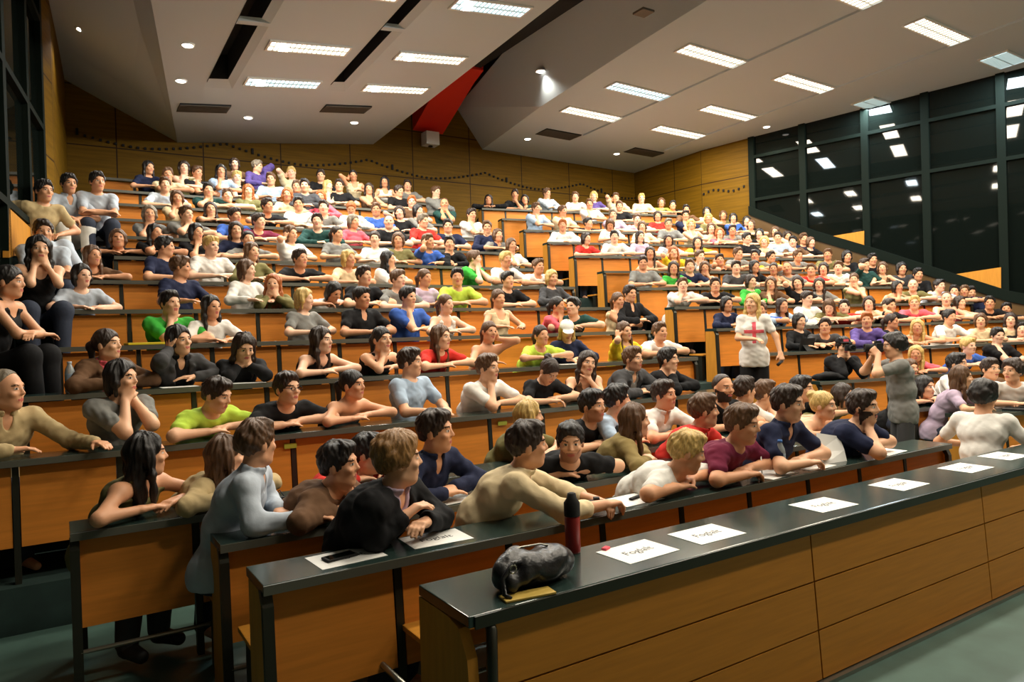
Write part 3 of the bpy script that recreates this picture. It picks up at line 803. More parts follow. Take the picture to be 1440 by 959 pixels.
def jacket_mesh(p, g, h):
    S = SDF(h); e = .026; torso_ops(S, p, g, e)
    th = p.get('th', 1.)*(.86 if p.get('sex') == 'f' else 1.)
    up, fw, N, Ch = g['up'], g['fw'], g['N'], g['Ch']
    for s in (1, -1): arm_ops(S, g, s, e-.006, 1., True, .90, th=th)
    S.sub_ell(N+up*.05+fw*.01, (.085, .08, .075), None, .01)
    S.sub_ell(Ch+fw*.16+up*.02, (.060, .13, .21), nrm_frame(up, fw), .012)
    for s in (1, -1):
        q = [N+up*.035-fw*.06+g['lat']*s*.03, N+up*.02+g['lat']*s*.085+fw*.02, Ch+up*.06+g['lat']*s*.085+fw*.115, Ch-up*.10+g['lat']*s*.03+fw*.135]
        for a, b in zip(q, q[1:]): S.cone(a, b, .017, .015, k=.01)
    S.cut(g['H']-A3(0, 0, .085), (0, 0, -1), .01)
    return S.mesh()
def nrm_frame(up, fw):
    z = nrm(up); x = nrm(np.cross(fw, z)); y = np.cross(z, x); return np.stack([x, y, z], 1)
def trouser_mesh(p, g, h, short=False):
    b = 'boxy' in p; hx_ = .052 if b else .075
    S = SDF(h); S.cone(g['H']+A3(-hx_,0,-.01), g['H']+A3(hx_,0,-.01), (.104 if b else .112)*p.get('fat', 1.), k=.04)
    for s in (1, -1):
        S.cone(g['Hp'][s], g['K'][s], .084 if b else .092, .080, k=.05)
        if not short: S.cone(g['K'][s], g['An'][s], .080, .058, k=.05)
    S.cutbox(g['H']+A3(0, .14, .075), (0, 0, 1), (0, -1, 0), .01)
    return S.mesh()
def shoe_mesh(g, s, h):
    S = SDF(h); S.cone(g['An'][s]-A3(0,0,.03), g['toe'][s], .046, .036, k=.02); S.cone(g['An'][s]-A3(0,0,.03), g['An'][s]+A3(0,0,.02), .044, .044, k=.02); return S.mesh()
def hair_mesh(style, h, sd=0):
    """in the head frame"""
    S = SDF(h); r = random.Random(sd)
    fl = {'b': .003, 's': .010, 'm': .013, 'l': .011, 'p': .008, 'u': .008, 'c': .020}[style]
    S.ell((0, -.014, .034), (.077+fl, .097+fl, .091+fl*1.25), None, .01)
    if style in 'sc': S.ell((.012*r.choice((-1, 1)), .045, .098), (.055, .045, .026), None, .03)
    if style == 'b': S.cut((0, .045, .09), (0, .80, -.60), .008)
    else: S.cut((0, .082, .066), (0, .84, -.54), .010)
    if style in 'sbpuc': S.cutbox((0, 0, -.025), (0, .45, -1), (0, -.0, -1), .01)
    if style == 'c': 
        for i in range(26):
            t = r.uniform(0, 6.28); z = r.uniform(-.1, 1); q = math.sqrt(1-min(1, z*z)); S.ball((.085*q*math.cos(t), -.02+.10*q*math.sin(t)*(1 if math.sin(t) < 0 else .6), .035+.098*z), .022, .012)
        S.cut((0, .088, .072), (0, .84, -.54), .010)
    if style in 'ml':
        end = -.10 if style == 'm' else -.30
        S.ell((0, -.055, (end+.05)/2), (.083, .058, abs(end-.05)/2+.03), None, .02)
        for s in (1, -1):
            S.cone((s*.078, -.005, .04), (s*(.085 if style == 'm' else .088), .008, end*.35), .024, .024, k=.02)
            S.cone((s*(.085 if style == 'm' else .088), .008, end*.35), (s*(.072 if style == 'm' else .080), .02 if style == 'l' else .0, end), .024, .014, k=.02)
        S.sub_ell((0, .075, -.02), (.062, .075, .085), None, .01)
        S.sub_ell((0, .02, -.135), (.052, .07, .07), None, .01)
    if style == 'p': S.cone((0, -.10, .035), (0, -.135, .0), .026, .034, k=.02); S.cone((0, -.135, .0), (.01, -.125, -.15), .034, .012, k=.02)
    if style == 'u': S.ball((0, -.095, .095), .042, .015)
    V, Q = S.mesh()
    a = np.arctan2(V[:, 0], V[:, 1]+.012)
    P = np.stack([np.cos(a)*.09, np.sin(a)*.09, V[:, 2]*(.10 if style in 'lm' else .35)], 1)
    amp = {'b': .0012, 's': .0045, 'm': .005, 'l': .0055, 'p': .0022, 'u': .0025, 'c': .003}[style]
    w = waves(P, 50+sd, 120, 420, 12)+.7*waves(V, 90+sd, 35, 80, 6)
    return V+vnormals(V, Q)*(amp*w)[:, None], Q
# ------------------------------------------------------------------ colours and poses of the audience
SKINS = [mat(f'skin_{i}', rgb(*c), .55, bump=.03, bscale=60) for i, c in enumerate([(232, 178, 140), (224, 164, 124), (212, 150, 110), (238, 188, 156)])]
M_stub = mat('stubble', rgb(186, 134, 104), .7); M_eye = mat('eye_dark', rgb(36, 24, 18), .3); M_eyew = mat('eye_white', rgb(226, 218, 208), .4); M_lip = mat('lips', rgb(186, 96, 84), .5)
HAIRC = {'k': (26, 20, 18), 'd': (48, 32, 22), 'n': (92, 62, 36), 'g': (168, 92, 36), 'y': (206, 172, 100), 'r': (120, 108, 90), 's': (150, 108, 58)}
HAIRN = {'k': 'black', 'd': 'dark brown', 'n': 'brown', 'g': 'ginger', 'y': 'blonde', 'r': 'greying', 's': 'sandy'}
M_hair = {k: mat('hair_'+HAIRN[k].replace(' ', '_'), rgb(*c), .42, var=.35, vscale=30, stretch=(6, 6, 1), bump=.4, bscale=70) for k, c in HAIRC.items()}
CLO = {'white': (232, 230, 224), 'black': (26, 26, 28), 'navy': (34, 40, 66), 'gray': (128, 128, 124), 'blue': (60, 96, 176), 'lblue': (168, 188, 210), 'green': (64, 172, 64), 'lime': (190, 222, 80),
       'red': (206, 52, 44), 'pink': (226, 96, 110), 'yellow': (238, 212, 52), 'cream': (226, 206, 166), 'purple': (94, 78, 142), 'olive': (118, 112, 70), 'teal': (36, 70, 66), 'brown': (104, 76, 54),
       'maroon': (112, 36, 62), 'lav': (188, 168, 190), 'orange': (226, 140, 80), 'dgray': (70, 70, 72), 'beige': (190, 168, 124), 'sky': (184, 194, 206), 'khaki': (140, 122, 76)}
CLN = {'lblue': 'light blue', 'gray': 'grey', 'lime': 'lime green', 'lav': 'lavender', 'dgray': 'charcoal', 'sky': 'pale blue'}
def cloth(c): return mat('cloth_'+c, rgb(*CLO[c]), .85, var=.10, vscale=7, bump=.35, bscale=14, spec=.2)
M_den = mat('denim', rgb(40, 48, 66), .85, bump=.2, bscale=40); M_shoe = mat('shoe', rgb(40, 36, 34), .6)

def P_fold(o=0.):
    return {1: dict(desk=True, t=(-.10, .40, .80), curl=.22), -1: dict(desk=True, t=(.08, .33, .80), curl=.22, lift=.012)}
def t_chin(dx=.03, dy=.045, dz=-.155): return lambda g, s: g['HC']+g['R']@A3(s*dx, dy, dz)
def t_side(dx=.105, dy=.0, dz=-.06): return lambda g, s: g['HC']+g['R']@A3(s*dx, dy, dz)
def pose(kind, level, yaw, sex, **kw):
    lean = {0: .10, 1: .42, 2: .78, 3: 1.02}[level]
    p = dict(sex=sex, lean=lean, yaw=yaw, pitch=-.05+.05*level, hands=P_fold(), twist=yaw*.22, neckf=.10-.05*level)
    if sex == 'f': p.update(size=.95, head=.96)
    if kw.pop('far', False): p.update(size=.95 if sex == 'm' else .90, head=.93 if sex == 'm' else .89)
    hd = p['hands']
    up = (0, -.2, .95)
    if kind == 'chin': hd[1] = dict(t=t_chin(), pole=(.55, .5, -1), curl=1.0, dir=(-.25, -.1, .9), pn=(-.3, -1, 0))
    elif kind == 'chinl': hd[-1] = dict(t=t_chin(), pole=(-.55, .5, -1), curl=1.0, dir=(.25, -.1, .9), pn=(.3, -1, 0))
    elif kind == 'both':
        for s in (1, -1): hd[s] = dict(t=t_chin(.05, .05, -.15), pole=(s*.7, .5, -1), curl=.9, dir=(-s*.3, -.1, .9), pn=(-s*.4, -1, 0))
    elif kind == 'up': hd[1] = dict(t=t_side(), pole=(.9, .5, -1), curl=.5, dir=(-.1, -.25, .95), pn=(-1, -.1, 0)); p['roll'] = .12
    elif kind == 'upl': hd[-1] = dict(t=t_side(), pole=(-.9, .5, -1), curl=.5, dir=(.1, -.25, .95), pn=(1, -.1, 0)); p['roll'] = -.12
    elif kind == 'down': p['pitch'] = -.5; hd[1] = dict(desk=True, t=(.04, .46, .80), curl=.6)
    elif kind == 'sit':
        hd[1] = dict(desk=True, t=(.10, .5, .80), out=(.6, .5, 0), curl=.25); hd[-1] = dict(desk=True, t=(-.06, .45, .80), out=(-.6, .5, 0), curl=.25)
    p.update(kw); return p
PROTO = {}
HFAR = .0125
def far_proto(kind, level, yq, sex, sleeve):
    key = (kind, level, yq, sex)
    if key not in PROTO:
        p = pose(kind, level, math.radians(yq), sex, far=True); V, Q, mi, g = body_mesh(p, HFAR)
        me = mesh_from('person', V, Q, [SKINS[0], M_eye, M_eyew, M_lip, M_eye, M_eye], mi)
        tv, tq = trouser_mesh(p, g, .02); tm = mesh_from('trousers', tv, tq, [M_den])
        PROTO[key] = (p, g, me, tm, {})
    p, g, me, tm, sh = PROTO[key]
    if sleeve not in sh:
        v, q = shirt_mesh(p, g, HFAR, sleeve); v = wrinkle(v, q, len(PROTO), .0055); sh[sleeve] = mesh_from('shirt', v, q, [cloth('white')])
    return p, g, me, tm, sh[sleeve]
HAIRM = {}
def hair_far(style, fine=False, sd=0):
    k = (style, fine, sd)
    if k not in HAIRM:
        v, q = hair_mesh(style, .0065 if fine else .010, sd); HAIRM[k] = mesh_from('hair', v, q, [M_hair['k']])
    return HAIRM[k]
def setmat(o, i, m): o.material_slots[i].link = 'OBJECT'; o.material_slots[i].material = m
def head_px(f, u, v, dz, phi, g):
    b = f.pt(u, v, dz); return prj(b+Rz(phi)@g['HC'])
IMG = {'f': 0., 'q': 40., 'r': 72., 'l': -35., 'L': -70., 'B': 150.}
def solve_seat(f, v, phi, g, hx, u0):
    u = u0
    for _ in range(12):
        a = head_px(f, u, v, 0, phi, g)[0]; b = head_px(f, u+.01, v, 0, phi, g)[0]
        if abs(b-a) < 1e-6: break
        st = (hx-a)/(b-a)*.01; u += max(-1.5, min(1.5, st))
    return u
PEOPLE = []     # records kept for the labels
def world_turn(f, u, v, code):
    """heading (radians, as rotation of +y) of a face that looks as the code says from the camera"""
    b = f.pt(u, v, 1.1); d = CO[:2]-b[:2]; h = math.atan2(-d[0], d[1]); return h+math.radians(IMG[code])
def wrap(a): return (a+math.pi) % (2*math.pi)-math.pi
def put_far(n, side, hx, hy, hs, hc, col, kind, face, sleeve=None):
    f = FR[n, side]; phi0 = math.pi+f.ang; v = .495
    sex = 'f' if hs in 'lpmu' else 'm'
    if sleeve is None: sleeve = 'tank' if (sex == 'f' and (hx*7+hy*3) % 5 < 2) else ('long' if (hx*3+hy) % 5 == 0 else 'tee')
    # rough seat
    best = None
    u = solve_seat(f, v, phi0, {'HC': A3(0, .25, 1.15)}, hx, 3.)
    yaw = wrap(world_turn(f, u, v, face)-phi0); yaw = max(-1.25, min(1.25, yaw))
    btw = max(-.35, min(.35, yaw*.3)); phi = phi0+btw
    yq = int(round(math.degrees(yaw-btw)/18.)*18)
    for lv in (0, 1, 2, 3):
        p = pose(kind, lv, math.radians(yq), sex, far=True); g = skeleton(p)
        uu = solve_seat(f, v, phi, g, hx, u); x, y, zc = head_px(f, uu, v, 0, phi, g)
        dz = (y-hy)*zc/FPX
        if best is None or abs(dz) < abs(best[1]): best = (lv, dz, uu)
    lv, dz, uu = best; raw = dz
    dz = max(-.05, min(.14, dz))
    p, g, me, tm, sm = far_proto(kind, lv, yq, sex, sleeve)
    skin = SKINS[(hx*13+hy*7) % 4]
    o = bpy.data.objects.new('person', me); COL.objects.link(o)
    o.location = f.pt(uu, v, dz); o.rotation_euler = (0, 0, phi)
    setmat(o, 0, skin); setmat(o, 4, M_hair['d' if hc in 'kd' else 'n'])
    s = link('shirt', sm, o); setmat(s, 0, cloth(col))
    link('trousers', tm, o)
    h = link('hair', hair_far(hs, False, (hx+hy) % 3 if hs in 'sc' else 0), o); setmat(h, 0, M_hair[hc])
    M = Matrix(g['R'].tolist()).to_4x4(); M.translation = Vector(g['HC']); h.matrix_local = M
    k = p.get('head', 1.); h.scale = (k, k, k)
    PEOPLE.append(dict(o=o, n=n, side=side, u=uu, hs=hs, hc=hc, col=col, kind=kind, sleeve=sleeve, raw=raw, hx=hx, hy=hy, sex=sex))
    return o
def best_row(side, hx, hy):
    r = []
    for n in range(4, 15):
        f = FR[n, side]; u = solve_seat(f, .47, math.pi+f.ang, {'HC': A3(0, .27, 1.12)}, hx, 3.)
        if u < f.u0-.1 or u > f.u1+.5: continue
        x, y, z = head_px(f, u, .47, 0, math.pi+f.ang, {'HC': A3(0, .27, 1.12)}); r.append((abs(y-hy)*z, n))
    return min(r)[1]
# ------------------------------------------------------------------ the audience: block, row (0: the nearest fitting), head x, head y, hair style, hair colour, top, gesture, face, sleeve
AUD = '''
L 13 209 236 l k navy fold q tee
L 13 236 246 s n cream chin f tee
L 13 259 236 m d olive chin f
L 13 277 243 s n black chin q tee
L 13 311 241 l k lblue chin f tee
L 13 333 250 s y black chin f tee
L 14 362 234 s r purple upl r long
L 13 381 252 s n lblue sit f tee
L 14 410 243 s y cream up f tee
L 12 429 261 s k dgray fold f long
L 14 451 247 s d black sit f tee
L 13 461 262 l y cream chin q tank
L 13 477 261 s d black fold f tee
L 14 497 247 p k cream up f tank
L 13 519 266 l d brown chin f tank
L 14 541 256 l k white fold f tank
L 13 561 269 s d black fold q tee
L 14 573 261 s d gray fold f tee
L 13 613 270 s n gray chin q long
L 12 232 260 s n sky fold f tee
L 11 249 279 m n cream both f tee
L 12 293 268 s k teal chin f tee
L 12 349 269 l g olive chin f long
L 10 210 301 m r gray chin f tee
L 10 262 302 s n gray chin q tee
L 11 296 295 l d brown chin f tee
L 10 330 304 s d blue fold q tee
L 9 332 324 l d navy fold f tee
L 9 218 328 l k black chin q tee
L 9 276 327 m k black chin q tee
L 10 364 312 s d maroon fold q tee
L 9 166 336 m n black fold f tee
L 11 420 287 s k white fold f tee
L 12 451 277 m g pink fold f long
L 12 404 274 m g cream fold f tee
L 10 446 311 s d teal fold f long
L 11 494 293 p g white down f long
L 10 497 312 m r pink fold q tee
L 9 409 329 m n white up q tee
L 9 474 329 p d gray fold q tee
L 8 354 354 l n olive fold q long
L 9 349 337 p k gray fold f tee
L 7 347 380 m n white sit r long
L 7 115 388 m k sky sit q tee
L 8 232 347 s k navy fold r tee
L 8 297 346 s y white fold q tee
L 7 254 376 s n navy sit r tee
L 6 239 427 s k green chin q tee
L 6 297 432 l k white sit q tee
L 8 422 364 s d black fold q tee
L 7 384 400 l g olive both f long
L 6 428 421 m y gray fold r tee
L 7 469 411 m k white down q tee
L 7 512 388 s d black fold q tee
L 6 509 419 s k black fold q polo
L 9 527 336 p d white sit f tee
L 8 546 365 l k white chin r tee
L 7 597 391 p n lav fold q tee
L 6 574 418 s k blue chin q tee
L 7 643 390 s k lime fold f tee
L 6 627 428 p n white fold q tank
L 9 602 340 s n blue up q tee
L 9 632 343 s k black chin f long
L 8 667 364 s n green both r tee
L 10 595 311 s r red fold q tee
L 10 547 312 b n black fold f tee
L 11 529 295 s n blue fold f tee
L 12 625 287 b n teal both f tee
L 11 663 302 s d white chin q tee
L 11 562 299 m d black up f tee
L 11 588 297 m k gray chin q tee
L 12 579 284 s g brown fold f tee
L 10 685 320 s n navy chinl f long
L 9 719 345 m n white chin q tee
L 8 711 365 s y white fold q tee
L 7 714 394 s k black fold q tee
L 8 757 375 s n white fold q tee
L 7 776 391 m y dgray fold q long
L 6 701 420 p n cream sit q tank
L 6 784 430 p k pink chin r tee
L 6 806 431 s k teal fold l tee
L 5 797 465 l y navy down f long
L 5 688 467 p n cream upl q strapless
L 5 761 472 p d lime fold q tee
L 5 878 466 l n yellow up q tee
L 5 928 467 s n white fold q tee
L 6 869 423 p n cream chin q tank
L 6 886 413 s d black fold q shirt
R 14 687 281 l k black fold f long
R 14 724 274 s d black chinl f tee
R 14 738 281 m k teal fold f tee
R 12 754 293 s n lblue chin q tee
R 14 769 272 s n sky chin q long
R 14 809 277 s n white fold f tee
R 12 791 297 s n cream chin q tee
R 11 791 317 s g white fold f long
R 12 827 314 s k black fold q tee
R 10 824 336 m d red fold q tee
R 14 835 276 m y purple fold f tee
R 13 829 287 s n white chin f tee
R 14 866 278 s n cream up f tee
R 13 871 290 s n black fold f tee
R 12 862 302 s r lav chin f tee
R 11 858 316 m n white down f tee
R 14 902 279 s y cream fold f tee
R 14 930 285 m n lime fold f tee
R 14 946 289 s k black fold f tee
R 12 896 309 s n lav fold f tee
R 11 903 319 m n cream fold f tee
R 10 900 333 l d lav fold q tee
R 12 925 304 m d red fold f tee
R 11 940 315 s r gray fold f tee
R 12 964 303 s d navy chin f tee
R 11 972 316 m y cream chin f tank
R 10 864 333 s k white fold f tee
R 10 940 338 l d sky fold f tee
R 9 914 356 l d cream fold f tank
R 10 981 341 l d yellow fold f tee
R 12 996 307 m y olive fold f tee
R 11 1000 321 l n cream fold f tank
R 13 994 298 m k cream fold f tee
R 12 1031 307 m k blue chin f tee
R 12 1050 311 l k black fold f tee
R 11 1012 328 m g pink chin f tee
R 10 1050 335 s k black fold q tee
R 11 1068 329 m k black fold f tee
R 10 1094 334 s d lblue fold f tee
R 10 1140 341 m n black fold q tee
R 9 1122 360 s n gray fold q tee
R 9 1038 357 s n gray fold q tee
R 9 1084 362 s d yellow fold q tee
R 9 1012 366 s d gray up f tee
R 8 1061 375 l k black fold q tee
R 8 1035 376 s d dgray fold f tee
R 9 947 355 l g yellow up f tee
R 8 947 377 l d green fold f tee
R 8 904 370 s d gray fold f tee
R 7 960 401 s n white chin f tee
R 9 984 361 s n gray chin q tee
R 8 991 377 m n cream both f tank
R 7 1006 401 s d black fold f tee
R 7 1056 396 m d green fold q long
R 7 1084 399 l n brown chin f tee
R 8 1107 377 b n gray up f tee
R 8 1141 380 s n red fold f tee
R 7 1122 398 m d black up f tee
R 7 1152 400 l d gray fold f tee
R 6 1022 428 m k navy fold q long
R 6 1100 430 l d lblue fold q long
R 6 1135 420 s d white fold q long
R 5 1124 452 m k black sit q long
R 9 1164 358 s n olive fold f tee
R 8 1179 376 s n white fold f tee
R 8 1216 372 s d teal up q tee
R 8 1241 377 m n brown fold f tank
R 7 1201 393 p n olive both f tank
R 7 1262 404 m k cream chin q tank
R 7 1284 401 b n olive fold f tee
R 6 1166 431 l n olive down f tee
R 6 1222 427 m d cream fold f tee
R 6 1251 430 s d black up q tee
R 5 1219 450 s g purple fold f long
R 6 1286 426 s y pink fold f tee
R 5 1254 452 p d black sit r tee
R 5 1290 460 l y cream fold f tank
R 7 1321 402 s k sky fold q tee
R 7 1342 410 s k black fold f tee
R 7 1356 410 s n navy fold f tee
R 6 1331 420 b n black fold f tank
R 6 1350 426 m d pink fold q tank
R 6 1392 426 s k black fold f tee
R 6 1415 437 s k black fold f tee
R 5 1335 446 s k white fold q tee
R 5 1379 451 m n cream fold f tee
R 5 1421 450 l d cream fold f tee
R 4 1403 472 s k black chin q tee
R 5 1437 466 s k black fold f tee
R 4 1362 487 s y blue fold q tee
R 4 1288 498 l y pink fold f tee
R 12 1056 316 m n olive fold f tee
R 11 1030 324 s d gray fold f tee
R 8 970 374 s n navy fold f tee
R 8 1088 378 p d cream fold f tank
R 6 1070 436 s n blue fold f tee
R 5 1160 459 s d dgray fold f tee
R 9 1062 360 s k gray fold f tee
R 10 1075 340 m y cream fold f tank
R 10 1115 340 s k brown fold f tee
R 13 965 295 s k brown fold f tee
R 13 1017 303 m n olive fold f tee
R 11 1090 326 l n cream fold f tee
R 8 1158 378 m d white fold f tank
R 6 1187 432 s d red fold f tee
L 11 376 290 s d black fold q tee
L 11 455 292 s d gray fold f tee
L 8 490 364 m y cream fold q tee
L 7 560 393 s n gray fold q tee
L 10 630 318 s k navy fold f tee
L 9 560 338 m n olive fold f tee
L 10 700 331 m n gray fold q tee
L 13 417 263 s n navy fold f tee
L 14 330 231 m d brown fold f tee
L 12 320 276 s n cream fold f tee
L 8 130 360 l n brown fold q tee
'''
for ln in AUD.strip().split('\n'):
    t = ln.split(); 
    put_far(int(t[1]), t[0], int(t[2]), int(t[3]), t[4], t[5], t[6], t[7], t[8], t[9] if len(t) > 9 else None)
# ------------------------------------------------------------------ people close enough to be shaped one by one
IMG.update({'P': 100., 'A': 125., 'm': 18., 'k': 58.})
HNEAR = .0072
def dress(o, p, g, h, spec):
    s = spec
    v, q = shirt_mesh(p, g, h, 'under' if s.get('jacket') else s['shirt'][0]); v = wrinkle(v, q, len(PEOPLE)); link('shirt', mesh_from('shirt', v, q, [cloth(s['shirt'][1])]), o)
    if s.get('jacket'):
        v, q = jacket_mesh(p, g, h); v = wrinkle(v, q, len(PEOPLE)+500); link('jacket', mesh_from('jacket', v, q, [cloth(s['jacket'])]), o)
    v, q = trouser_mesh(p, g, .014, s.get('shorts', False)); link('trousers', mesh_from('trousers', v, q, [M_den if s.get('tr') is None else cloth(s['tr'])]), o)
    if s.get('shoes', False):
        for sd in (1, -1): v, q = shoe_mesh(g, sd, .012); link('shoe', mesh_from('shoe', v, q, [M_shoe]), o)
    hr = s.get('hair')
    if hr:
        st, hc = hr[0], hr[1]
        ho = link('hair', hair_far(st, True, s.get('seed', 0)), o); setmat(ho, 0, M_hair[hc])
        M = Matrix(g['R'].tolist()).to_4x4(); M.translation = Vector(g['HC']); ho.matrix_local = M; k = p.get('head', 1.); ho.scale = (k, k, k)
    if s.get('glasses'):
        mb = MB()
        for sd in (1, -1):
            mb.tube([(sd*.033+.019*math.cos(t), .104, .006+.014*math.sin(t)) for t in np.linspace(0, 6.283, 15)], .0022, 5)
            mb.tube([(sd*.052, .103, .010), (sd*.078, .06, .012), (sd*.080, -.02, .008)], .0022, 5)
        mb.tube([(-.014, .105, .010), (.014, .105, .010)], .0022, 5)
        go = obj('glasses', mb, M_black, o, True); M = Matrix(g['R'].tolist()).to_4x4(); M.translation = Vector(g['HC']); go.matrix_local = M
NEAR = []
def finish_near(p, phi, loc, spec, h=None):
    h = h or HNEAR
    V, Q, mi, g = body_mesh(p, h)
    hc = spec['hair'][1] if spec.get('hair') else spec.get('brow', 'n')
    bm = M_hair['d' if hc in 'kd' else ('n' if hc != 'y' else 'r')]
    o = bpy.data.objects.new('person', mesh_from('person', V, Q, [SKINS[spec.get('skin', 0)], M_eye, M_eyew, M_lip, bm, M_hair['d'] if spec.get('beard') == 'full' else M_stub], mi)); COL.objects.link(o)
    o.location = loc; o.rotation_euler = (0, 0, phi)
    dress(o, p, g, h, spec)
    return o, g
def put_near(n, side, hx, hy, face, kind, spec, v=.49, sex='m', **kw):
    f = FR[n, side]; phi0 = math.pi+f.ang
    u = solve_seat(f, v, phi0, {'HC': A3(0, .25, 1.15)}, hx, 3.)
    yaw = wrap(world_turn(f, u, v, face)-phi0)
    body = kw.pop('body', None); bc = kw.pop('bodyc', None)
    if bc is not None:
        IMG['_'] = bc; body = wrap(world_turn(f, u, v, '_')-phi0)
    btw = max(-.6, min(.6, yaw*.4)) if body is None else body
    phi = phi0+btw; hyaw = max(-1.35, min(1.35, yaw-btw))
    def make(lean):
        p = pose(kind, 1, hyaw, sex, **{k: (dict(a) if isinstance(a, dict) else a) for k, a in kw.items() if k != 'hands'}); p['lean'] = lean; p['desky'] = v; ky = max(.2, min(.31, v-.155)); p['knees'] = {s: (s*.09, ky, .475) for s in (1, -1)}; p['twist'] = kw.get('twist', hyaw*.15)
        if 'hands' in kw: p['hands'].update(kw['hands'])
        return p
    def err(lean):
        g = skeleton(make(lean)); uu = solve_seat(f, v, phi, g, hx, u); x, y, z = head_px(f, uu, v, 0, phi, g); return (y-hy)*z/FPX, uu
    lo, hi = (.0, 1.2)
    if 'lean' in kw: lean = kw['lean']
    else:
        for _ in range(18):
            m = (lo+hi)/2
            if err(m)[0] < 0: lo = m      # head above the wanted pixel: lean further
            else: hi = m
            # err = wanted minus drawn height
        lean = (lo+hi)/2
        a, b = err(.0)[0], err(1.2)[0]
    dz, uu = err(lean)
    if os.environ.get('DBG'): print('NEAR', n, side, hx, hy, 'lean', round(lean, 2), 'dz', round(dz, 3), 'u', round(uu, 2))
    dz = max(-.08, min(.16, dz))
    p = make(lean)
    o, g = finish_near(p, phi, f.pt(uu, v, dz), spec)
    PEOPLE.append(dict(o=o, n=n, side=side, u=uu, near=True, hx=hx, hy=hy, label=spec.get('label')))
    return o
def put_free(X, Y, hx, hy, heading, p, spec, h=None):
    """somebody not on a bench: at plan position X, Y with the head seen at hx, hy"""
    phi = heading; g = skeleton(p)
    hw = at(hx, hy, 1, Y) if X is None else None
    d = CO[:2]-np.array([X, Y]); 
    off = Rz(phi)@g['HC']
    # head plan position is X,Y
    zc = CF[0]*X+CF[1]*Y; r = ray(hx, hy); t = math.hypot(X, Y)/math.hypot(r[0], r[1]); hp = CO+r*t
    loc = hp-off
    o, g = finish_near(p, phi, loc, spec, h)
    if os.environ.get('DBG'): print('FREE', hx, hy, 'base', np.round(loc, 2), 'head', np.round(hp, 2))
    PEOPLE.append(dict(o=o, free=True, hx=hx, hy=hy, label=spec.get('label')))
    return o, loc, g, phi
import os
T = lambda *a: tuple(a)
dn = (0, 0, -1)
# ---- fifth row, block by the wall stairs
put_near(5, 'L', 151, 485, 'k', 'sit', dict(hair='pd', shirt=('tee', 'pink'), jacket='brown', label='smiling person with tied-back dark hair in taupe cardigan over pink, beside clear bottle'), sex='f', pitch=.05)
put_near(5, 'L', 252, 479, 'q', 'up', dict(hair='mk', shirt=('tank', 'black'), jacket='dgray', label='black-haired person in grey cardigan with low black top, fist against cheek'), sex='f')
put_near(5, 'L', 343, 489, 'm', 'both', dict(hair='ld', shirt=('long', 'black'), label='dark long-haired person in black hunched over with both hands at the face, fifth row'), sex='f', pitch=-.4)
put_near(5, 'L', 452, 479, 'k', 'fold', dict(hair='ld', shirt=('tank', 'black'), skin=3, label='dark wavy-haired person in black sleeveless top smiling sideways, fifth row'), sex='f')
put_near(5, 'L', 537, 478, 'q', 'chin', dict(hair='pk', shirt=('tank', 'black'), label='person with tied black hair in low-necked black top, hand at the mouth'), sex='f')
put_near(5, 'L', 620, 475, 'k', 'fold', dict(hair='ln', shirt=('tee', 'red'), label='long brown-haired person in red T-shirt with folded arms, fifth row'), sex='f', fat=1.1)
# ---- fourth row
put_near(4, 'L', 8, 549, 'k', 'sit', dict(hair='br', shirt=('shirt', 'beige'), skin=1, label='balding heavy person in beige buttoned shirt at the end nearest the wall'), fat=1.22, size=1.06, head=1.06, hands={1: dict(desk=True, t=(.0, .46, .80), curl=.3), -1: dict(desk=True, t=(-.34, .5, .80), out=(-1, .2, 0), curl=.3)})
put_near(4, 'L', 171, 533, 'k', 'both', dict(hair='mk', shirt=('tee', 'gray'), label='dark-haired person in grey printed T-shirt with clasped hands before the mouth'), th=1.05, size=1.03)
put_near(4, 'L', 305, 556, 'k', 'fold', dict(hair='sd', shirt=('tee', 'lime'), label='cropped-haired person in pale green T-shirt with dark front, looking down sideways'), pitch=-.3)
put_near(4, 'L', 404, 547, 'q', 'fold', dict(hair='sd', shirt=('tee', 'black'), glasses=True, label='bespectacled person in black T-shirt leaning on crossed forearms, fourth row'), fat=1.1, th=1.1)
put_near(4, 'L', 496, 542, 'k', 'fold', dict(hair='pk', shirt=('strapless', 'black'), skin=1, label='bare-shouldered person in black strapless top with tied black hair'), sex='f')
put_near(4, 'L', 577, 510, 'r', 'sit', dict(hair='sd', shirt=('tee', 'lblue'), label='upright young person in pale grey printed T-shirt seen in profile'), hands={1: dict(desk=True, t=(.10, .5, .80), out=(.3, .5, 0), curl=.3), -1: dict(desk=True, t=(-.02, .5, .80), out=(-.3, .5, 0), curl=.3)})
put_near(4, 'L', 686, 518, 'k', 'chin', dict(hair='sn', shirt=('tee', 'white'), label='brown-haired person in white T-shirt with fist under the chin, profile, fourth row'))
put_near(4, 'L', 772, 522, 'q', 'down', dict(hair='ud', shirt=('tee', 'black'), label='person in black with dark topknot bowed over the desk writing'), sex='f', pitch=-.75)
put_near(4, 'L', 826, 511, 'm', 'chinl', dict(hair='ld', shirt=('tank', 'brown'), label='smiling long-haired person in brown sleeveless top, elbows on the desk, head tilted'), sex='f', roll=-.2)
put_near(4, 'L', 890, 505, 'k', 'fold', dict(hair='sn', shirt=('shirt', 'gray'), jacket='dgray', beard=True, label='bearded person in charcoal blazer looking sideways, fourth row'), beard=True)
put_near(4, 'L', 940, 506, 'r', 'chin', dict(hair='sk', shirt=('long', 'black'), label='black-haired person in black long sleeves with hand at the mouth near the centre stairs'))
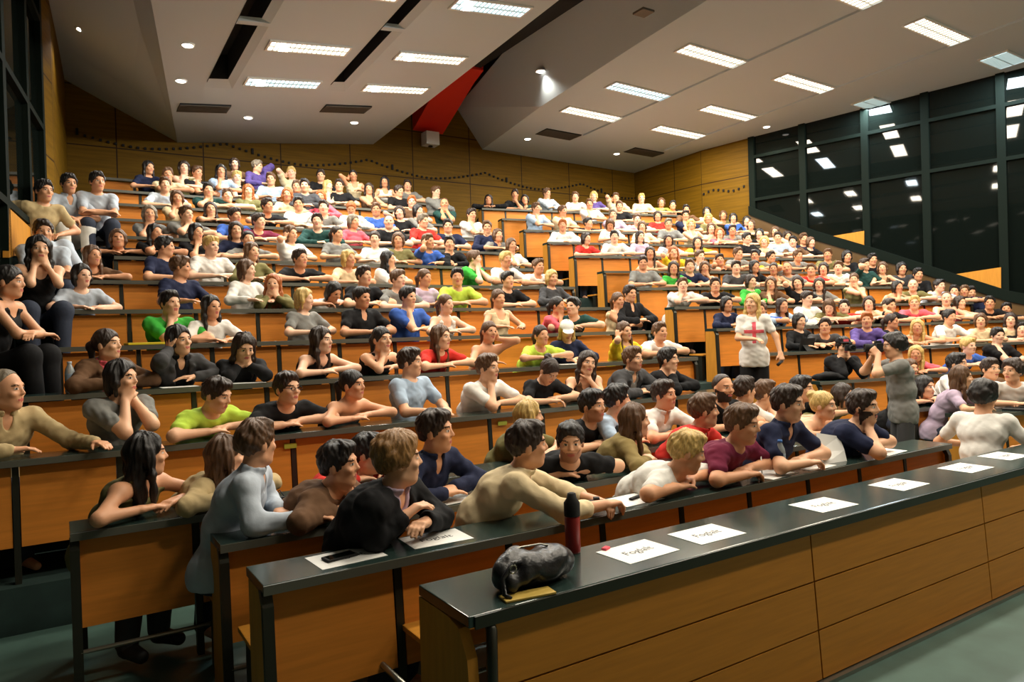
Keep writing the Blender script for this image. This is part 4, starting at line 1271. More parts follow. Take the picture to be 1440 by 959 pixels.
# ---- third row
put_near(3, 'L', 206, 640, 'P', 'sit', dict(hair='lk', shirt=('tank', 'olive'), skin=1, tr='dgray', shoes=True, label='person with long black hair and bare arms at the third bench end, face turned away'), v=.43, sex='f',
         hands={1: dict(desk=True, t=(-.12, .50, .80), out=(.9, .5, 0), curl=.25), -1: dict(desk=True, t=(.0, .40, .80), out=(-.8, .3, 0), curl=.3)})
put_near(3, 'L', 318, 642, 'P', 'sit', dict(hair='ln', shirt=('long', 'beige'), label='long light-brown-haired person mostly hidden behind the pale blue shirt'), v=.45, sex='f')
put_near(3, 'L', 518, 638, 'r', 'fold', dict(hair='sk', shirt=('long', 'red'), label='dark-haired person in red hidden behind the black jacket'), v=.47)
put_near(3, 'L', 744, 586, 'P', 'sit', dict(hair='ly', shirt=('tee', 'olive'), label='blonde long-haired person hidden behind the cream shirt'), v=.47, sex='f')
put_near(3, 'L', 833, 571, 'k', 'fold', dict(hair='sk', shirt=('tee', 'black'), label='smiling dark-haired person with stubble in black T-shirt, third row'), beard=True)
put_near(3, 'L', 868, 563, 'P', 'sit', dict(hair='sk', shirt=('tee', 'lblue'), label='black-haired person in pale blue seen behind the long-haired khaki jacket'))
put_near(3, 'L', 934, 556, 'k', 'fold', dict(hair='sd', shirt=('polo', 'white'), skin=1, label='person with moustache and receding dark hair in white open-necked shirt'), pitch=.05)
put_near(3, 'L', 1017, 546, 'q', 'fold', dict(hair='bd', shirt=('tee', 'black'), skin=1, label='balding person with full dark beard in black, third row', beard='full'), beard=True)
put_near(3, 'L', 1047, 549, 'A', 'sit', dict(hair='sd', shirt=('tee', 'black'), label='dark head turned away between the bearded person and the brown-haired one'))
put_near(3, 'L', 1076, 554, 'P', 'chin', dict(hair='sn', shirt=('tee', 'white'), label='short brown-haired person in white turned away, hand to face, third row'))
put_near(3, 'L', 1128, 547, 'r', 'sit', dict(hair='sk', shirt=('tee', 'black'), label='black-haired head behind the navy polo shirt'))
put_near(3, 'L', 1186, 557, 'r', 'sit', dict(hair='md', shirt=('tee', 'olive'), label='dark bobbed person in olive behind the blonde bun'), sex='f')
# ---- second row
put_near(2, 'L', 361, 624, 'A', 'sit', dict(hair='sn', shirt=('shirt', 'sky'), skin=1, label='person in pale blue-grey long-sleeved shirt turned away, arm along the desk'), v=.40, bodyc=70, hands={1: dict(desk=True, free=True, dy=.07, t=(.10, .60, .80), out=(.5, .8, 0), curl=.3), -1: dict(desk=True, free=True, dy=.03, t=(.12, .40, .80), out=(-.5, .8, 0), curl=.3)})
put_near(2, 'L', 477, 654, 'r', 'chinl', dict(hair='sk', shirt=('long', 'brown'), skin=1, label='dark cropped person in brown jacket with hand on cheek beside the black blazer'), v=.42, bodyc=55)
put_near(2, 'L', 613, 607, 'r', 'fold', dict(hair='sd', shirt=('shirt', 'navy'), skin=1, label='dark-haired person in dark navy shirt in profile over a paper pad'), v=.42)
put_near(2, 'L', 802, 622, 'f', 'fold', dict(hair='sk', shirt=('tee', 'black'), skin=0, label='stubbled person in black T-shirt facing the camera beside the cream shirt'), v=.38, beard=True, size=1.03, fat=1.0, pitch=-.12)
put_near(2, 'L', 893, 592, 'P', 'sit', dict(hair='ln', shirt=('hoodie', 'khaki'), label='person with long straight light-brown hair in khaki jacket turned away'), v=.40, sex='f', bodyc=85)
put_near(2, 'L', 990, 578, 'P', 'fold', dict(hair='sn', shirt=('polo', 'red'), skin=1, label='brown-haired person in red polo shirt turned sideways'), v=.40)
put_near(2, 'L', 1158, 571, 'r', 'sit', dict(hair='uy', shirt=('strapless', 'cream'), label='blonde person with pinned-up hair in cream strapless top'), v=.40, sex='f')
# ---- first row
put_near(1, 'L', 561, 647, 'P', 'sit', dict(hair='cs', shirt=('shirt', 'lav'), jacket='black', skin=0, seed=3, label='curly sandy-haired person in black blazer over pale pink shirt, first row'), v=.47, fat=1.12, size=1.04, bodyc=52, hands={1: dict(t=(.02, .34, .88), pole=(1, -.5, -.35), curl=.5), -1: dict(t=(-.06, .40, .84), pole=(-1, -.4, -.4), curl=.5)})
put_near(1, 'L', 742, 626, 'P', 'sit', dict(hair='sd', shirt=('rolled', 'cream'), skin=1, label='receding dark-haired person in cream shirt with rolled sleeves holding a small camera'), v=.47, size=1.04, bodyc=82, hands={1: dict(desk=True, free=True, t=(.0, .75, .80), out=(.12, .9, 0), curl=.8), -1: dict(desk=True, free=True, t=(.04, .75, .80), out=(-.3, .8, 0), curl=.8)})
put_near(1, 'L', 966, 636, 'P', 'fold', dict(hair='sy', shirt=('tee', 'white'), skin=1, label='cropped fair-haired person in white T-shirt resting on folded arms'), v=.44, pitch=-.25, bodyc=55)
put_near(1, 'L', 1044, 597, 'r', 'down', dict(hair='sn', shirt=('tee', 'maroon'), skin=1, label='receding brown-haired person in maroon T-shirt writing with a pen'), v=.44, pitch=-.12, size=1.05)
put_near(1, 'L', 1108, 568, 'r', 'down', dict(hair='sd', shirt=('polo', 'navy'), skin=0, label='dark-haired person in navy polo with white collar over papers'), v=.44, pitch=-.08, size=1.05)
put_near(1, 'L', 1214, 573, 'r', 'chin', dict(hair='sd', shirt=('tee', 'navy'), skin=0, label='large bearded person in dark navy T-shirt with hand at the face, end of first row', beard='full'), v=.44, beard=True, fat=1.2, size=1.03, th=1.1)
# ---- rows beside the glass wall, nearest to the camera
put_near(4, 'R', 1186, 488, 'm', 'both', dict(hair='sk', shirt=('hoodie', 'black'), label='person in black hooded jacket and dark cap raising a camera'))
put_near(4, 'R', 1280, 531, 'q', 'fold', dict(hair='mn', shirt=('long', 'black'), label='brown-haired person in black behind the lanyard wearer'), sex='f')
put_near(3, 'R', 1301, 545, 'k', 'fold', dict(hair='mk', shirt=('tee', 'black'), label='dark bobbed person in black T-shirt with white lanyard'), sex='f')
put_near(3, 'R', 1346, 512, 'r', 'sit', dict(hair='sk', shirt=('tee', 'white'), label='black-haired person in white T-shirt in profile behind the white-backed person'))
put_near(2, 'R', 1352, 531, 'P', 'sit', dict(hair='ln', shirt=('tee', 'lav'), label='long fair-brown-haired person in lavender top turned away'), sex='f')
put_near(3, 'R', 1393, 519, 'q', 'fold', dict(hair='sd', shirt=('tee', 'brown'), label='dark-haired person in brown glimpsed over the curly head'))
put_near(2, 'R', 1424, 522, 'l', 'sit', dict(hair='cd', shirt=('tee', 'white'), label='curly dark-haired person in white T-shirt facing left at the picture edge'))
# ---- people on their feet or on the stairs
def stand(yaw=0., sex='m', floor=0., **k):
    p = pose('fold', 0, yaw, sex); sc = k.pop('size', .97 if sex == 'm' else .93)
    p.update(size=sc, boxy=1, lean=.03, hipz=.93*sc, knees={s: (s*.09, .02, .50*sc) for s in (1, -1)}, ankles={s: (s*.10, -.01, .085) for s in (1, -1)})
    p.update(k); return p
def camturn(X, Y, deg): d = CO[:2]-np.array([X, Y]); return math.atan2(-d[0], d[1])+math.radians(deg)
# presenter on the centre stairs
X, Y = 7.2, 5.75
pr = stand(-.5, 'f', hands={1: dict(t=(.02, .24, 1.06), pole=(1, -.4, -.7), curl=.5), -1: dict(t=(-.30, .14, .86), pole=(-1, -.4, -.5), curl=.8)}, pitch=.05)
po, ploc, pg, pphi = put_free(X, Y, 1058, 427, camturn(X, Y, 2), pr, dict(hair='ly', shirt=('tee', 'white'), tr='black', shoes=True, label='blonde long-haired person in white T-shirt with pink cross standing on the centre stairs'), .0085)
sh_ = [c for c in po.children if c.name.startswith('shirt')][0]; c = pg['Ch']; sh_.data.materials.append(cloth('pink'))
for pl in sh_.data.polygons:
    q = pl.center
    if q.y > c[1]-.02 and ((abs(q.x) < .022 and -.20 < q.z-c[2] < .06) or (abs(q.z-c[2]+.055) < .022 and abs(q.x) < .115)): pl.material_index = 1
# person filming near the foot of the centre stairs
X, Y = 7.15, 4.15
pc = stand(-.05, 'm', size=.95, hands={s: dict(t=(lambda g, s: g['HC']+g['R']@A3(s*.075, .17, -.07)), pole=(s*.7, .2, -1), curl=.8, dir=(-s*.4, .5, .7), pn=(-s, -.3, 0)) for s in (1, -1)}, lean=.10)
cmo, cloc, cg, cphi = put_free(X, Y, 1257, 487, camturn(X, Y, -72), pc, dict(hair='ck', shirt=('tee', 'gray'), tr='dgray', shoes=True, label='black-haired person in grey T-shirt standing and filming with a camera'), .0085)
# seated the wrong way round on the front bench, seen from behind
X, Y = 6.25, 2.80
ps = pose('sit', 0, -.25, 'm'); ps.update(lean=.22, size=.98, fat=.93, th=.9, hipz=.50, hands={1: dict(t=(.20, .34, .72), pole=(1, -.4, -.6), curl=.4), -1: dict(t=(-.18, .34, .72), pole=(-1, -.4, -.6), curl=.4)})
wo, wloc, wg, wphi = put_free(X, Y, 1384, 558, camturn(X, Y, 168), ps, dict(hair='ck', shirt=('tee', 'white'), seed=5, skin=1, label='curly black-haired person in white T-shirt sitting with back to the camera'), .0085)
# stair sitters by the wall
def stairsit(yaw, hands, legs=None, sex='m', **k):
    p = pose('sit', 0, yaw, sex); p.update(hipz=.42, lean=.30, knees={s: (s*.13, .36, .50) for s in (1, -1)}, ankles={s: (s*.11, .40, .085) for s in (1, -1)}, hands=hands)
    if legs: p.update(legs)
    p.update(k); return p
hk = {s: dict(t=(-s*.07, .36, .66), pole=(s*1.2, .1, -.5), curl=.4) for s in (1, -1)}
hk2 = {s: dict(t=(s*.03, .36, .62), pole=(s*1.0, .2, -.6), curl=.7, dir=(-s*.5, .2, -.3)) for s in (1, -1)}
for (X, Y, hx, hy, turn, yaw, hands, spec, extra) in (
    (-.02, 9.45, 62, 269, 25, .1, {1: dict(t=(.42, .14, .62), pole=(1, -.3, -.5), curl=.3), -1: dict(t=(-.1, .30, .58), pole=(-1, 0, -.6), curl=.4)}, dict(hair='sk', shirt=('tee', 'beige'), tr='sky', shoes=True, skin=1, label='person in patterned tee and pale trousers on the wall stairs, legs stretched out'),
        dict(knees={1: (.10, .42, .40), -1: (-.06, .44, .42)}, ankles={1: (.10, .80, .10), -1: (-.05, .82, .10)})),
    (.13, 10.15, 97, 259, 15, .1, hk2, dict(hair='sk', shirt=('polo', 'sky'), tr='white', shoes=True, skin=1, label='person in white polo on the wall stairs, elbows on knees, beside the wall'), None),
    (.40, 10.2, 137, 256, 5, .3, hk, dict(hair='sk', shirt=('tee', 'sky'), shoes=True, skin=1, label='person in white T-shirt and jeans with arms crossed on knees, topmost on the wall stairs'), None),
    (-.06, 8.45, 61, 327, 10, .0, hk, dict(hair='sd', shirt=('tee', 'sky'), shoes=True, skin=1, label='person in white T-shirt on the wall stairs behind the dark-haired one in black'), None),
    (-.10, 7.75, 55, 351, 10, .0, {s: dict(t=t_chin(.05, .05, -.15), pole=(s*.7, .4, -1), curl=.9, dir=(-s*.3, -.1, .9), pn=(-s*.4, -1, 0)) for s in (1, -1)}, dict(hair='lk', shirt=('tank', 'black'), shoes=True, label='dark-haired person in black with chin on both hands on the wall stairs'), dict(sex='f')),
    (-.33, 6.6, 13, 397, 60, .1, hk, dict(hair='pk', shirt=('tank', 'black'), tr='black', shoes=True, skin=1, label='person in black sleeveless top in profile, lowest on the wall stairs'), dict(sex='f')),
):
    pp_ = stairsit(yaw, hands, extra); put_free(X, Y, hx, hy, camturn(X, Y, turn), pp_, spec, .0095)

def wall_spot(px, off=.5):
    y = 9.
    for _ in range(25):
        a = prj((wall_x(y)-off, y, 3.))[0]; b = prj((wall_x(y+.01)-off, y+.01, 3.))[0]; y += max(-1, min(1, (px-a)/(b-a)*.01))
    return wall_x(y)-off, y
for px, py, col, hs_, nm in ((1107, 333, 'black', 'md', 'uppermost'), (1130, 336, 'navy', 'sn', 'second from the top'), (1191, 361, 'black', 'mk', 'third from the top'), (1227, 365, 'black', 'sk', 'fourth from the top'), (1268, 378, 'dgray', 'mk', 'third from the bottom'), (1291, 386, 'black', 'sk', 'second from the bottom'), (1365, 412, 'navy', 'sk', 'lowest')):
    X, Y = wall_spot(px); put_free(X, Y, px, py, camturn(X, Y, 20), stairsit(.1, hk), dict(hair=hs_, shirt=('tee', col), skin=1, label=f'person in dark clothes on shadowed stairs by the glass, {nm}'), .0125)
# ------------------------------------------------------------------ things on the desks
def desk_u(f, px, v, z=.75):
    u = 3.
    for _ in range(12):
        a = prj(f.pt(u, v, z))[0]; b = prj(f.pt(u+.01, v, z))[0]; u += max(-1.5, min(1.5, (px-a)/(b-a)*.01))
    return u
FF = Frame(1, 'L'); FF.o = np.array([0, FY, 0.]); FF.n = 0
def spot_on(n, side, px, v):
    f = FF if n == 0 else FR[n, side]; z = FZ if n == 0 else .75
    return f.pt(desk_u(f, px, v, z), v, z+.0005), f.ang
_fc = bpy.data.curves.new('lettering', 'FONT'); _fc.body = 'Foglalt'; _fc.size = .062; _fc.align_x = 'CENTER'; _fc.align_y = 'CENTER'; _fc.extrude = .0003
_fo = bpy.data.objects.new('lettering', _fc); COL.objects.link(_fo); bpy.context.view_layer.update()
TXT = bpy.data.meshes.new_from_object(_fo.evaluated_get(bpy.context.evaluated_depsgraph_get())); bpy.data.objects.remove(_fo); TXT.materials.clear(); TXT.materials.append(M_ink)
def sheet(loc, rz, label, text=True, w=.297, d=.21, curl=.0, grp=None):
    mb = MB(); N = 6
    vs = [(-w/2+w*i/N, -d/2+d*j/N, .0012+curl*((i/N)**2)*(j/N)) for j in range(N+1) for i in range(N+1)]
    fs = [(j*(N+1)+i, j*(N+1)+i+1, (j+1)*(N+1)+i+1, (j+1)*(N+1)+i) for j in range(N) for i in range(N)]
    mb.add(vs, fs); me = mb.mesh('paper_sheet', M_paper); o = link('paper_sheet', me, None, loc, rz)
    sol = o.modifiers.new('thick', 'SOLIDIFY'); sol.thickness = .001; sol.offset = -1
    tag(o, label, 'paper', grp)
    if text: link('lettering', TXT, o, (0, 0, .0015))
    return o
G = 'reserved notices on the front desks'
for i, (px, v, rz) in enumerate(((897, .20, .05), (994, .20, .0), (1158, .20, -.04), (1264, .22, .03), (1358, .22, .0), (1412, .26, -.02))):
    l, a = spot_on(0, 'L', px, v)
    sheet(l, a+rz, f'white printed notice lying on the long front desk, {ORD[i+1]} along from the black bag', grp=G)
l, a = spot_on(1, 'L', 487, .16); s1 = sheet(l, a+.06, 'white printed notice with a phone on it, first row desk end', grp=G)
ph = MB(); ph.box(-.07, .07, -.035, .035, 0, .010); t = tag(obj('phone', ph, M_black, bevel=.003, loc=(l[0]-.03, l[1]+.0, l[2]+.003), rz=.15), 'black phone lying on the notice at the first row desk end', 'phone')
obj('screen', MB().box(-.06, .06, -.03, .03, .0101, .0106), M_glass, t)
l, a = spot_on(1, 'L', 613, .17); sheet(l, a-.05, 'white printed notice on the first row desk before the black blazer', grp=G)
l, a = spot_on(1, 'L', 890, .17); sheet(l, a+.05, 'white sheet on the first row desk beside the resting fair-haired person', text=False)
ph = MB(); ph.box(-.055, .055, -.012, .012, 0, .012); tag(obj('marker_pen', ph, M_black, bevel=.003, loc=(l[0]+.02, l[1], l[2]+.003), rz=.3), 'black marker lying on the sheet beside the resting fair-haired person', 'pen')
for px, n, lab in ((1085, 1, 'white sheet under the writing hand of the person in maroon'), (1140, 1, 'white sheet on the desk before the navy polo shirt'), (1243, 1, 'white sheet on the first row desk before the large bearded person'), (632, 2, 'white paper pad before the dark navy shirt in the second row')):
    l, a = spot_on(n, 'L', px, .13); sheet(l, a+.1, lab, text=False)
l, a = spot_on(1, 'L', 1168, .15)
mb = MB(); mb.add([(-.12, -.04, .0), (.10, -.06, .0), (.14, .02, .16), (-.06, .06, .20), (-.12, .03, .07), (.12, -.03, .07)], [(0, 1, 5, 4), (4, 5, 2, 3)])
o = link('paper_sheaf', mb.mesh('paper_sheaf', M_paper), None, l, a); sol = o.modifiers.new('t', 'SOLIDIFY'); sol.thickness = .004; tag(o, 'white sheaf of papers held up on the desk by the navy polo shirt', 'paper')
# pens
def pen(loc, d, label, m):
    mb = MB(); loc = np.array(loc, float); d = nrm(d); mb.tube([loc, loc+d*.02], .001, 8, r2=.004); mb.tube([loc+d*.02, loc+d*.14], .0042, 8)
    return tag(obj('pen', mb, m, None, True), label, 'pen')
l, a = spot_on(1, 'L', 1072, .10); pen(l+A3(0, 0, .003), (.2, .2, .8), 'pen in the hand of the person in maroon', M_white)
# bottles
M_pet = mat('clear_plastic', rgb(210, 220, 224), .12); M_pet.node_tree.nodes['Principled BSDF'].inputs['Transmission Weight'].default_value = .55
M_capb = mat('blue_cap', rgb(60, 110, 180), .4); M_capw = mat('pale_cap', rgb(180, 190, 200), .4); M_lab = mat('bottle_label', rgb(150, 170, 190), .6)
def bottle(l, h, r, cap, label):
    t = thing('water_bottle', label, 'bottle', l)
    obj('bottle_body', MB().lathe([(r*.85, 0), (r, .01), (r, h*.28), (r*.93, h*.32), (r, h*.36), (r, h*.66), (r*.85, h*.76), (r*.42, h*.90), (r*.40, h*.94)], seg=20), M_pet, t, True)
    obj('bottle_label', MB().lathe([(r*1.01, h*.38), (r*1.02, h*.39), (r*1.02, h*.60), (r*1.01, h*.61)], seg=20), M_lab, t, True)
    obj('cap', MB().lathe([(r*.46, h*.93), (r*.48, h*.935), (r*.48, h*.995), (r*.42, h)], seg=16), cap, t, True)
l, a = spot_on(5, 'L', 99, .14); bottle(l, .23, .033, M_capw, 'clear water bottle at the fifth row desk end beside the taupe cardigan')
l, a = spot_on(1, 'L', 1098, .08); bottle(l, .225, .032, M_capb, 'water bottle with blue cap between the maroon and navy shirts')
M_redb = mat('red_flask', rgb(150, 30, 26), .3)
l, a = spot_on(0, 'L', 806, .36); t = thing('drink_flask', 'red flask with black lid standing behind the black bag', 'flask', l)
obj('flask_body', MB().lathe([(.030, 0), (.033, .008), (.033, .15), (.031, .16)], seg=20), M_redb, t, True)
obj('lid', MB().lathe([(.034, .158), (.035, .165), (.035, .215), (.022, .235), (.018, .255), (.012, .258)], seg=20), M_black, t, True)
# the black leather bag
M_leath = mat('black_leather', rgb(22, 22, 24), .35, bump=.5, bscale=30)
l, a = spot_on(0, 'L', 750, .16)
S = SDF(.007)
for c, r in (((0, 0, .055), (.165, .095, .060)), ((-.08, .01, .075), (.085, .08, .06)), ((.07, -.005, .065), (.10, .085, .062)), ((-.15, -.02, .05), (.04, .06, .045))): S.ell(c, r, None, .03)
S.cut((0, 0, .001), (0, 0, -1), .004)
v, q = S.mesh(); w_ = waves(v, 77, 30, 90, 10); v = v+vnormals(v, q)*(np.where(v[:, 2] > .012, 1, 0)*.008*w_)[:, None]
t = tag(link('leather_bag', mesh_from('leather_bag', v, q, [M_leath]), None, l, a+.1), 'slouched black leather bag on the near end of the long front desk', 'bag')
obj('strap', MB().tube([(-.10, -.05, .11), (-.15, -.07, .12), (-.19, -.06, .07), (-.20, -.08, .02), (-.185, -.10, .006)], .009, 8), M_leath, t, True)
obj('zip', MB().tube([(-.12, .02, .128), (-.04, .02, .136), (.05, .01, .132), (.13, .0, .105)], .004, 6), M_steel, t, True)
obj('buckle', MB().tube([(-.155+.015*math.cos(k), -.075, .10+.015*math.sin(k)) for k in np.linspace(0, 6.28, 13)], .003, 6), M_steel, t, True)
l2 = l+A3(-.10, -.11, 0); tag(obj('notebook', MB().box(-.10, .10, -.035, .035, 0, .008), mat('ochre_cover', rgb(190, 160, 70), .6), bevel=.002, loc=l2, rz=-.15), 'small ochre notebook half under the black bag', 'notebook')
l, a = spot_on(0, 'L', 852, .30); tag(obj('eraser', MB().box(-.02, .02, -.012, .012, 0, .012), cloth('pink'), bevel=.003, loc=l, rz=.4), 'small pink eraser on the front desk beside the first notice', 'eraser')
# sunglasses
l, a = spot_on(3, 'L', 386, .12); mb = MB()
for s in (1, -1):
    mb.lathe([(.026, 0), (.026, .004), (.004, .005)], (s*.034, 0, .002), 14); mb.tube([(s*.060, 0, .006), (s*.064, .06, .03), (s*.060, .11, .012)], .003, 6)
mb.tube([(-.012, 0, .006), (.012, 0, .006)], .003, 6); tag(obj('sunglasses', mb, M_black, None, True, loc=l, rz=.2), 'dark sunglasses lying on the third row desk beside the pale blue shirt', 'sunglasses')
# coloured tape on the fourth row fronts
for px, lab in ((408, 'below the bespectacled person in black'), (517, 'below the bare-shouldered person'), (706, 'below the white T-shirt with fist under chin')):
    f = FR[4, 'L']; u = desk_u(f, px, 0.04, .69); mb = MB(); mb.box(-.045, .045, -.004, .0, -.018, .018)
    tag(obj('tape_strip', mb, mat('yellow_tape', rgb(196, 200, 70), .6), loc=f.pt(u, .037, .655)), 'yellow tape strip on the fourth row front '+lab, 'tape')
# folders and papers along the upper rows
l, a = spot_on(6, 'L', 206, .12); tag(obj('folder', MB().box(-.16, .16, -.10, .10, 0, .02), mat('yellow_folder', rgb(226, 200, 30), .5), bevel=.004, loc=l, rz=.1), 'yellow folder on the sixth row desk by the green T-shirt', 'folder')
PP = [(7, 'L', 150, 'beside the pale shirt at the wall end'), (6, 'L', 300, 'before the black-haired person in white'), (5, 'L', 252, 'before the grey cardigan'), (5, 'L', 350, 'before the hunched person in black'), (9, 'L', 276, 'near the person in black'), (8, 'L', 545, 'before the long-haired person in white'),
      (5, 'L', 800, 'before the long blonde hair'), (6, 'L', 890, 'near the centre stairs end'), (6, 'R', 1150, 'before the white shirt beyond the centre stairs'), (6, 'R', 1178, 'before the olive top beyond the centre stairs'), (5, 'R', 1300, 'before the blonde in cream beyond the centre stairs'), (5, 'R', 1340, 'before the white T-shirt beyond the centre stairs')]
for n, sd, px, lab in PP:
    l, a = spot_on(n, sd, px, .10); sheet(l, a+random.uniform(-.2, .2), f'white sheet on the {ORD[n]} row desk {lab}', text=False, w=.26, d=.18)
# cameras, tablet, laptop
def camera(loc, rz, label, big=False, s=1.):
    t = thing('camera', label, 'camera', loc, rz)
    mb = MB(); mb.box(-.065*s, .065*s, -.03*s, .03*s, -.045*s, .045*s); mb.box(-.025*s, .025*s, -.03*s, .03*s, .04*s, .07*s); mb.box(.035*s, .068*s, -.02*s, .045*s, -.045*s, .04*s); obj('camera_body', mb, M_black, t, bevel=.006*s)
    L = .10*s if big else .05*s
    mb = MB(); mb.lathe([(.032*s, 0), (.036*s, .01), (.036*s, L*.5), (.039*s, L*.55), (.039*s, L), (.03*s, L), (.028*s, L-.01)], seg=18)
    o = obj('lens', mb, M_black, t, True); o.rotation_euler = (-math.pi/2, 0, 0); o.location = (0, .03*s, 0)
    o2 = obj('lens_glass', MB().lathe([(.027*s, 0), (.02*s, .004), (.003, .006)], seg=14), M_glass, t, True); o2.rotation_euler = (-math.pi/2, 0, 0); o2.location = (0, .03*s+L-.008, 0)
    return t
hcw = A3(*cloc)+Rz(cphi)@(cg['HC']+cg['R']@A3(0, .15, .0)); camera(hcw, cphi, 'black camera held to the face of the standing person in grey', True)
fp = [r for r in PEOPLE if r.get('label', '') and 'raising a camera' in r['label']][0]['o']
_hr = [c_ for c_ in fp.children if c_.name.startswith('hair')][0].matrix_local
_fm = Matrix.Translation(fp.location) @ Matrix.Rotation(fp.rotation_euler.z, 4, 'Z') @ _hr
_cl = _fm @ Vector((-.02, .17, -.005)); _cd = _fm.to_3x3() @ Vector((0, 1, 0))
camera(_cl, math.atan2(-_cd.x, _cd.y), 'black camera raised by the person in the dark cap', True, .9)
l, a = spot_on(1, 'L', 836, .05); camera(l+A3(0, -.02, .05), a+2.6, 'small silver and black camera in the hands of the cream shirt', False, .62)
l, a = spot_on(5, 'R', 1134, .12); t = thing('tablet', 'black tablet standing on the desk before the person in black', 'tablet', l, a)
mb = MB(); mb.prism([(-.12, 0, .002), (.12, 0, .002), (.12, -.04, .17), (-.12, -.04, .17)], (0, .008, 0)); obj('tablet_case', mb, M_black, t); obj('stand', MB().prism([(-.08, -.02, .08), (.08, -.02, .08), (.08, -.10, .002), (-.08, -.10, .002)], (0, .004, 0)), M_black, t)
lp = at(1432, 590, 1, 3.62); t = thing('laptop', 'open black laptop on the second row desk beyond the white-backed person', 'laptop', spot_on(2, 'R', 1432, .12)[0], .25)
obj('keyboard_base', MB().box(-.17, .17, -.10, .12, 0, .018), M_black, t, bevel=.003); mb = MB(); mb.prism([(-.17, -.10, .02), (.17, -.10, .02), (.17, -.17, .23), (-.17, -.17, .23)], (0, .01, 0)); obj('screen_lid', mb, M_dgrey if 'M_dgrey' in globals() else M_metal, t)
# jackets and rucksacks
def lump(name, loc, rz, r, label, cat, m, sd):
    S = SDF(.010); rr = random.Random(sd)
    for i in range(7): S.ell((rr.uniform(-.6, .6)*r[0], rr.uniform(-.5, .5)*r[1], r[2]*rr.uniform(.35, .75)), (r[0]*rr.uniform(.4, .6), r[1]*rr.uniform(.5, .7), r[2]*rr.uniform(.35, .5)), None, .04)
    S.cut((0, 0, .001), (0, 0, -1), .004); v, q = S.mesh(); v = v+vnormals(v, q)*(.009*waves(v, sd, 25, 60)*(v[:, 2] > .015))[:, None]
    return tag(link(name, mesh_from(name, v, q, [m]), None, loc, rz), label, cat)
l, a = spot_on(4, 'R', 1166, .16); lump('folded_jacket', l, a, (.22, .12, .08), 'black jacket heaped on the fourth row desk beyond the centre stairs', 'jacket', cloth('black'), 3)
p_ = at(1000, 545, 1, 5.5); zst = RZ[4]-.75
t = lump('rucksack', (6.95, 5.45, zst+.0), .3, (.17, .14, .42), 'black rucksack on the centre stairs by the fifth bench row', 'rucksack', cloth('black'), 8)
obj('strap', MB().tube([(-.08, -.12, .10), (-.10, -.17, .22), (-.07, -.12, .36)], .014, 8), cloth('dgray'), t, True)
p_ = FR[7, 'L'].pt(FR[7, 'L'].u1+.25, .0, 0)
t = lump('rucksack', (6.85, 7.28, RZ[7]-.75-RISE/2), .0, (.15, .13, .36), 'dark rucksack on the centre stairs by the seventh bench row', 'rucksack', cloth('black'), 12)
obj('strap', MB().tube([(-.06, -.11, .08), (-.08, -.15, .18), (-.05, -.11, .30)], .012, 8), cloth('dgray'), t, True)
# caps, lanyard, microphone
def cap_on(o, M, m, m2):
    S = SDF(.008); S.ell((0, -.012, .055), (.092, .112, .085), None, .01); S.cut((0, 0, .055), (0, -.12, -1), .004); S.ell((0, .12, .058), (.07, .075, .008), None, .01)
    v, q = S.mesh(); c = link('cap', mesh_from('cap', v, q, [m]), o); c.matrix_local = M
    if m2: b = obj('cap_badge', MB().box(-.03, .03, .094, .101, .07, .10), m2, c)
for r in PEOPLE:
    if r['hx'] == 797 and r['hy'] == 465: h = [c for c in r['o'].children if c.name.startswith('hair')][0]; cap_on(r['o'], h.matrix_local.copy(), cloth('white'), None)
    if r['hx'] == 1186 and r['hy'] == 488: h = [c for c in r['o'].children if c.name.startswith('hair')][0]; cap_on(r['o'], h.matrix_local.copy(), cloth('black'), cloth('pink'))
    if r['hx'] == 1301 and r['hy'] == 545:
        o = r['o']; mb = MB(); mb.tube([(-.05, .46, .97), (-.03, .50, .88), (.0, .515, .80), (.03, .50, .88), (.05, .46, .97)], .006, 6); obj('lanyard', mb, cloth('white'), o, True)
wr = A3(*ploc)+Rz(pphi)@(pg['Wr'][-1]+pg['hd'][-1]*.07)
mc = tag(obj('microphone', MB().tube([wr-A3(.0, 0, .03), wr+A3(-.10, -.02, -.07)], .014, 10, r2=.02), M_black, None, True), 'dark handheld microphone in the hand of the standing presenter', 'microphone')
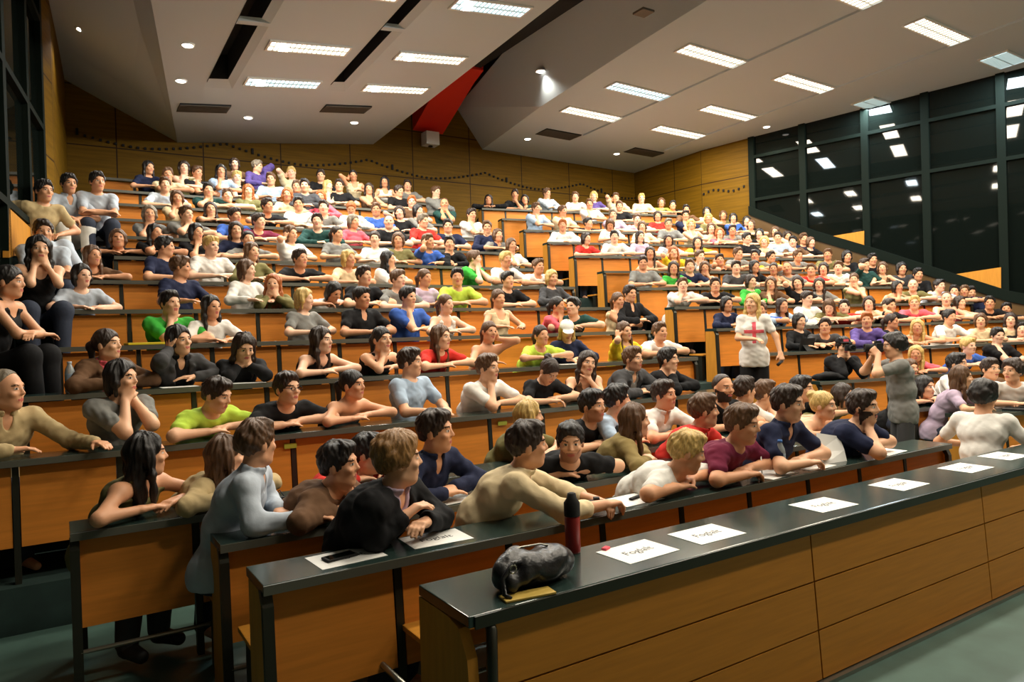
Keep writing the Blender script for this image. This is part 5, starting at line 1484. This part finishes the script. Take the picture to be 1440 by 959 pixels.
# ------------------------------------------------------------------ words for everybody
HN = {'s': '', 'b': 'close-cropped ', 'm': 'bobbed ', 'l': 'long ', 'p': 'tied-back ', 'u': 'pinned-up ', 'c': 'curly '}
PN = {'fold': 'arms folded', 'chin': 'hand at chin', 'chinl': 'hand at chin', 'both': 'both hands raised', 'up': 'hand to head', 'upl': 'hand to head', 'down': 'looking down', 'sit': 'upright'}
GN = {'tee': 'T-shirt', 'long': 'long sleeves', 'tank': 'sleeveless top', 'strapless': 'strapless top', 'polo': 'polo', 'shirt': 'shirt'}
rows_ = {}
for r in PEOPLE:
    if 'n' in r: rows_.setdefault((r['n'], r['side']), []).append(r)
for k, rs in rows_.items():
    rs.sort(key=lambda r: r['u'])
    for i, r in enumerate(rs): r['i'] = i+1
for r in PEOPLE:
    lab = r.get('label')
    if not lab:
        hc = {'k': 'black', 'd': 'dark', 'n': 'brown', 'g': 'ginger', 'y': 'blonde', 'r': 'grey'}[r['hc']]
        lab = f"{HN[r['hs']]}{hc}-haired person, {CLN.get(r['col'], r['col'])} {GN[r['sleeve']]}, {PN[r['kind']]}, {ORD[r['n']]} row, {ORD[r['i']]} {'from wall stairs' if r['side'] == 'L' else 'beyond centre stairs'}"
    tag(r['o'], lab, 'person', 'people in the lecture hall')
# ------------------------------------------------------------------ camera, world, view
cam = bpy.data.cameras.new('camera'); co = bpy.data.objects.new('camera', cam); COL.objects.link(co)
cam.sensor_fit = 'HORIZONTAL'; cam.sensor_width = 36.; cam.lens = 36.*FPX/1440.
Mx = Matrix((( *[float(CR[0]), float(CU[0]), float(-CF[0])], 0.), (float(CR[1]), float(CU[1]), float(-CF[1]), 0.), (float(CR[2]), float(CU[2]), float(-CF[2]), EYE), (0, 0, 0, 1)))
co.matrix_world = Mx; cam.clip_start = .05; cam.clip_end = 100
SC.camera = co
w = bpy.data.worlds.new('night'); SC.world = w; w.use_nodes = True
w.node_tree.nodes['Background'].inputs[0].default_value = (.012, .014, .018, 1); w.node_tree.nodes['Background'].inputs[1].default_value = .4
SC.view_settings.view_transform = 'Standard'; SC.view_settings.look = 'None'; SC.view_settings.gamma = 1.; SC.view_settings.use_curve_mapping = False
SC.view_settings.exposure = .02
SC.cycles.use_denoising = True
SC.cycles.max_bounces = 6; SC.cycles.diffuse_bounces = 3; SC.cycles.glossy_bounces = 3
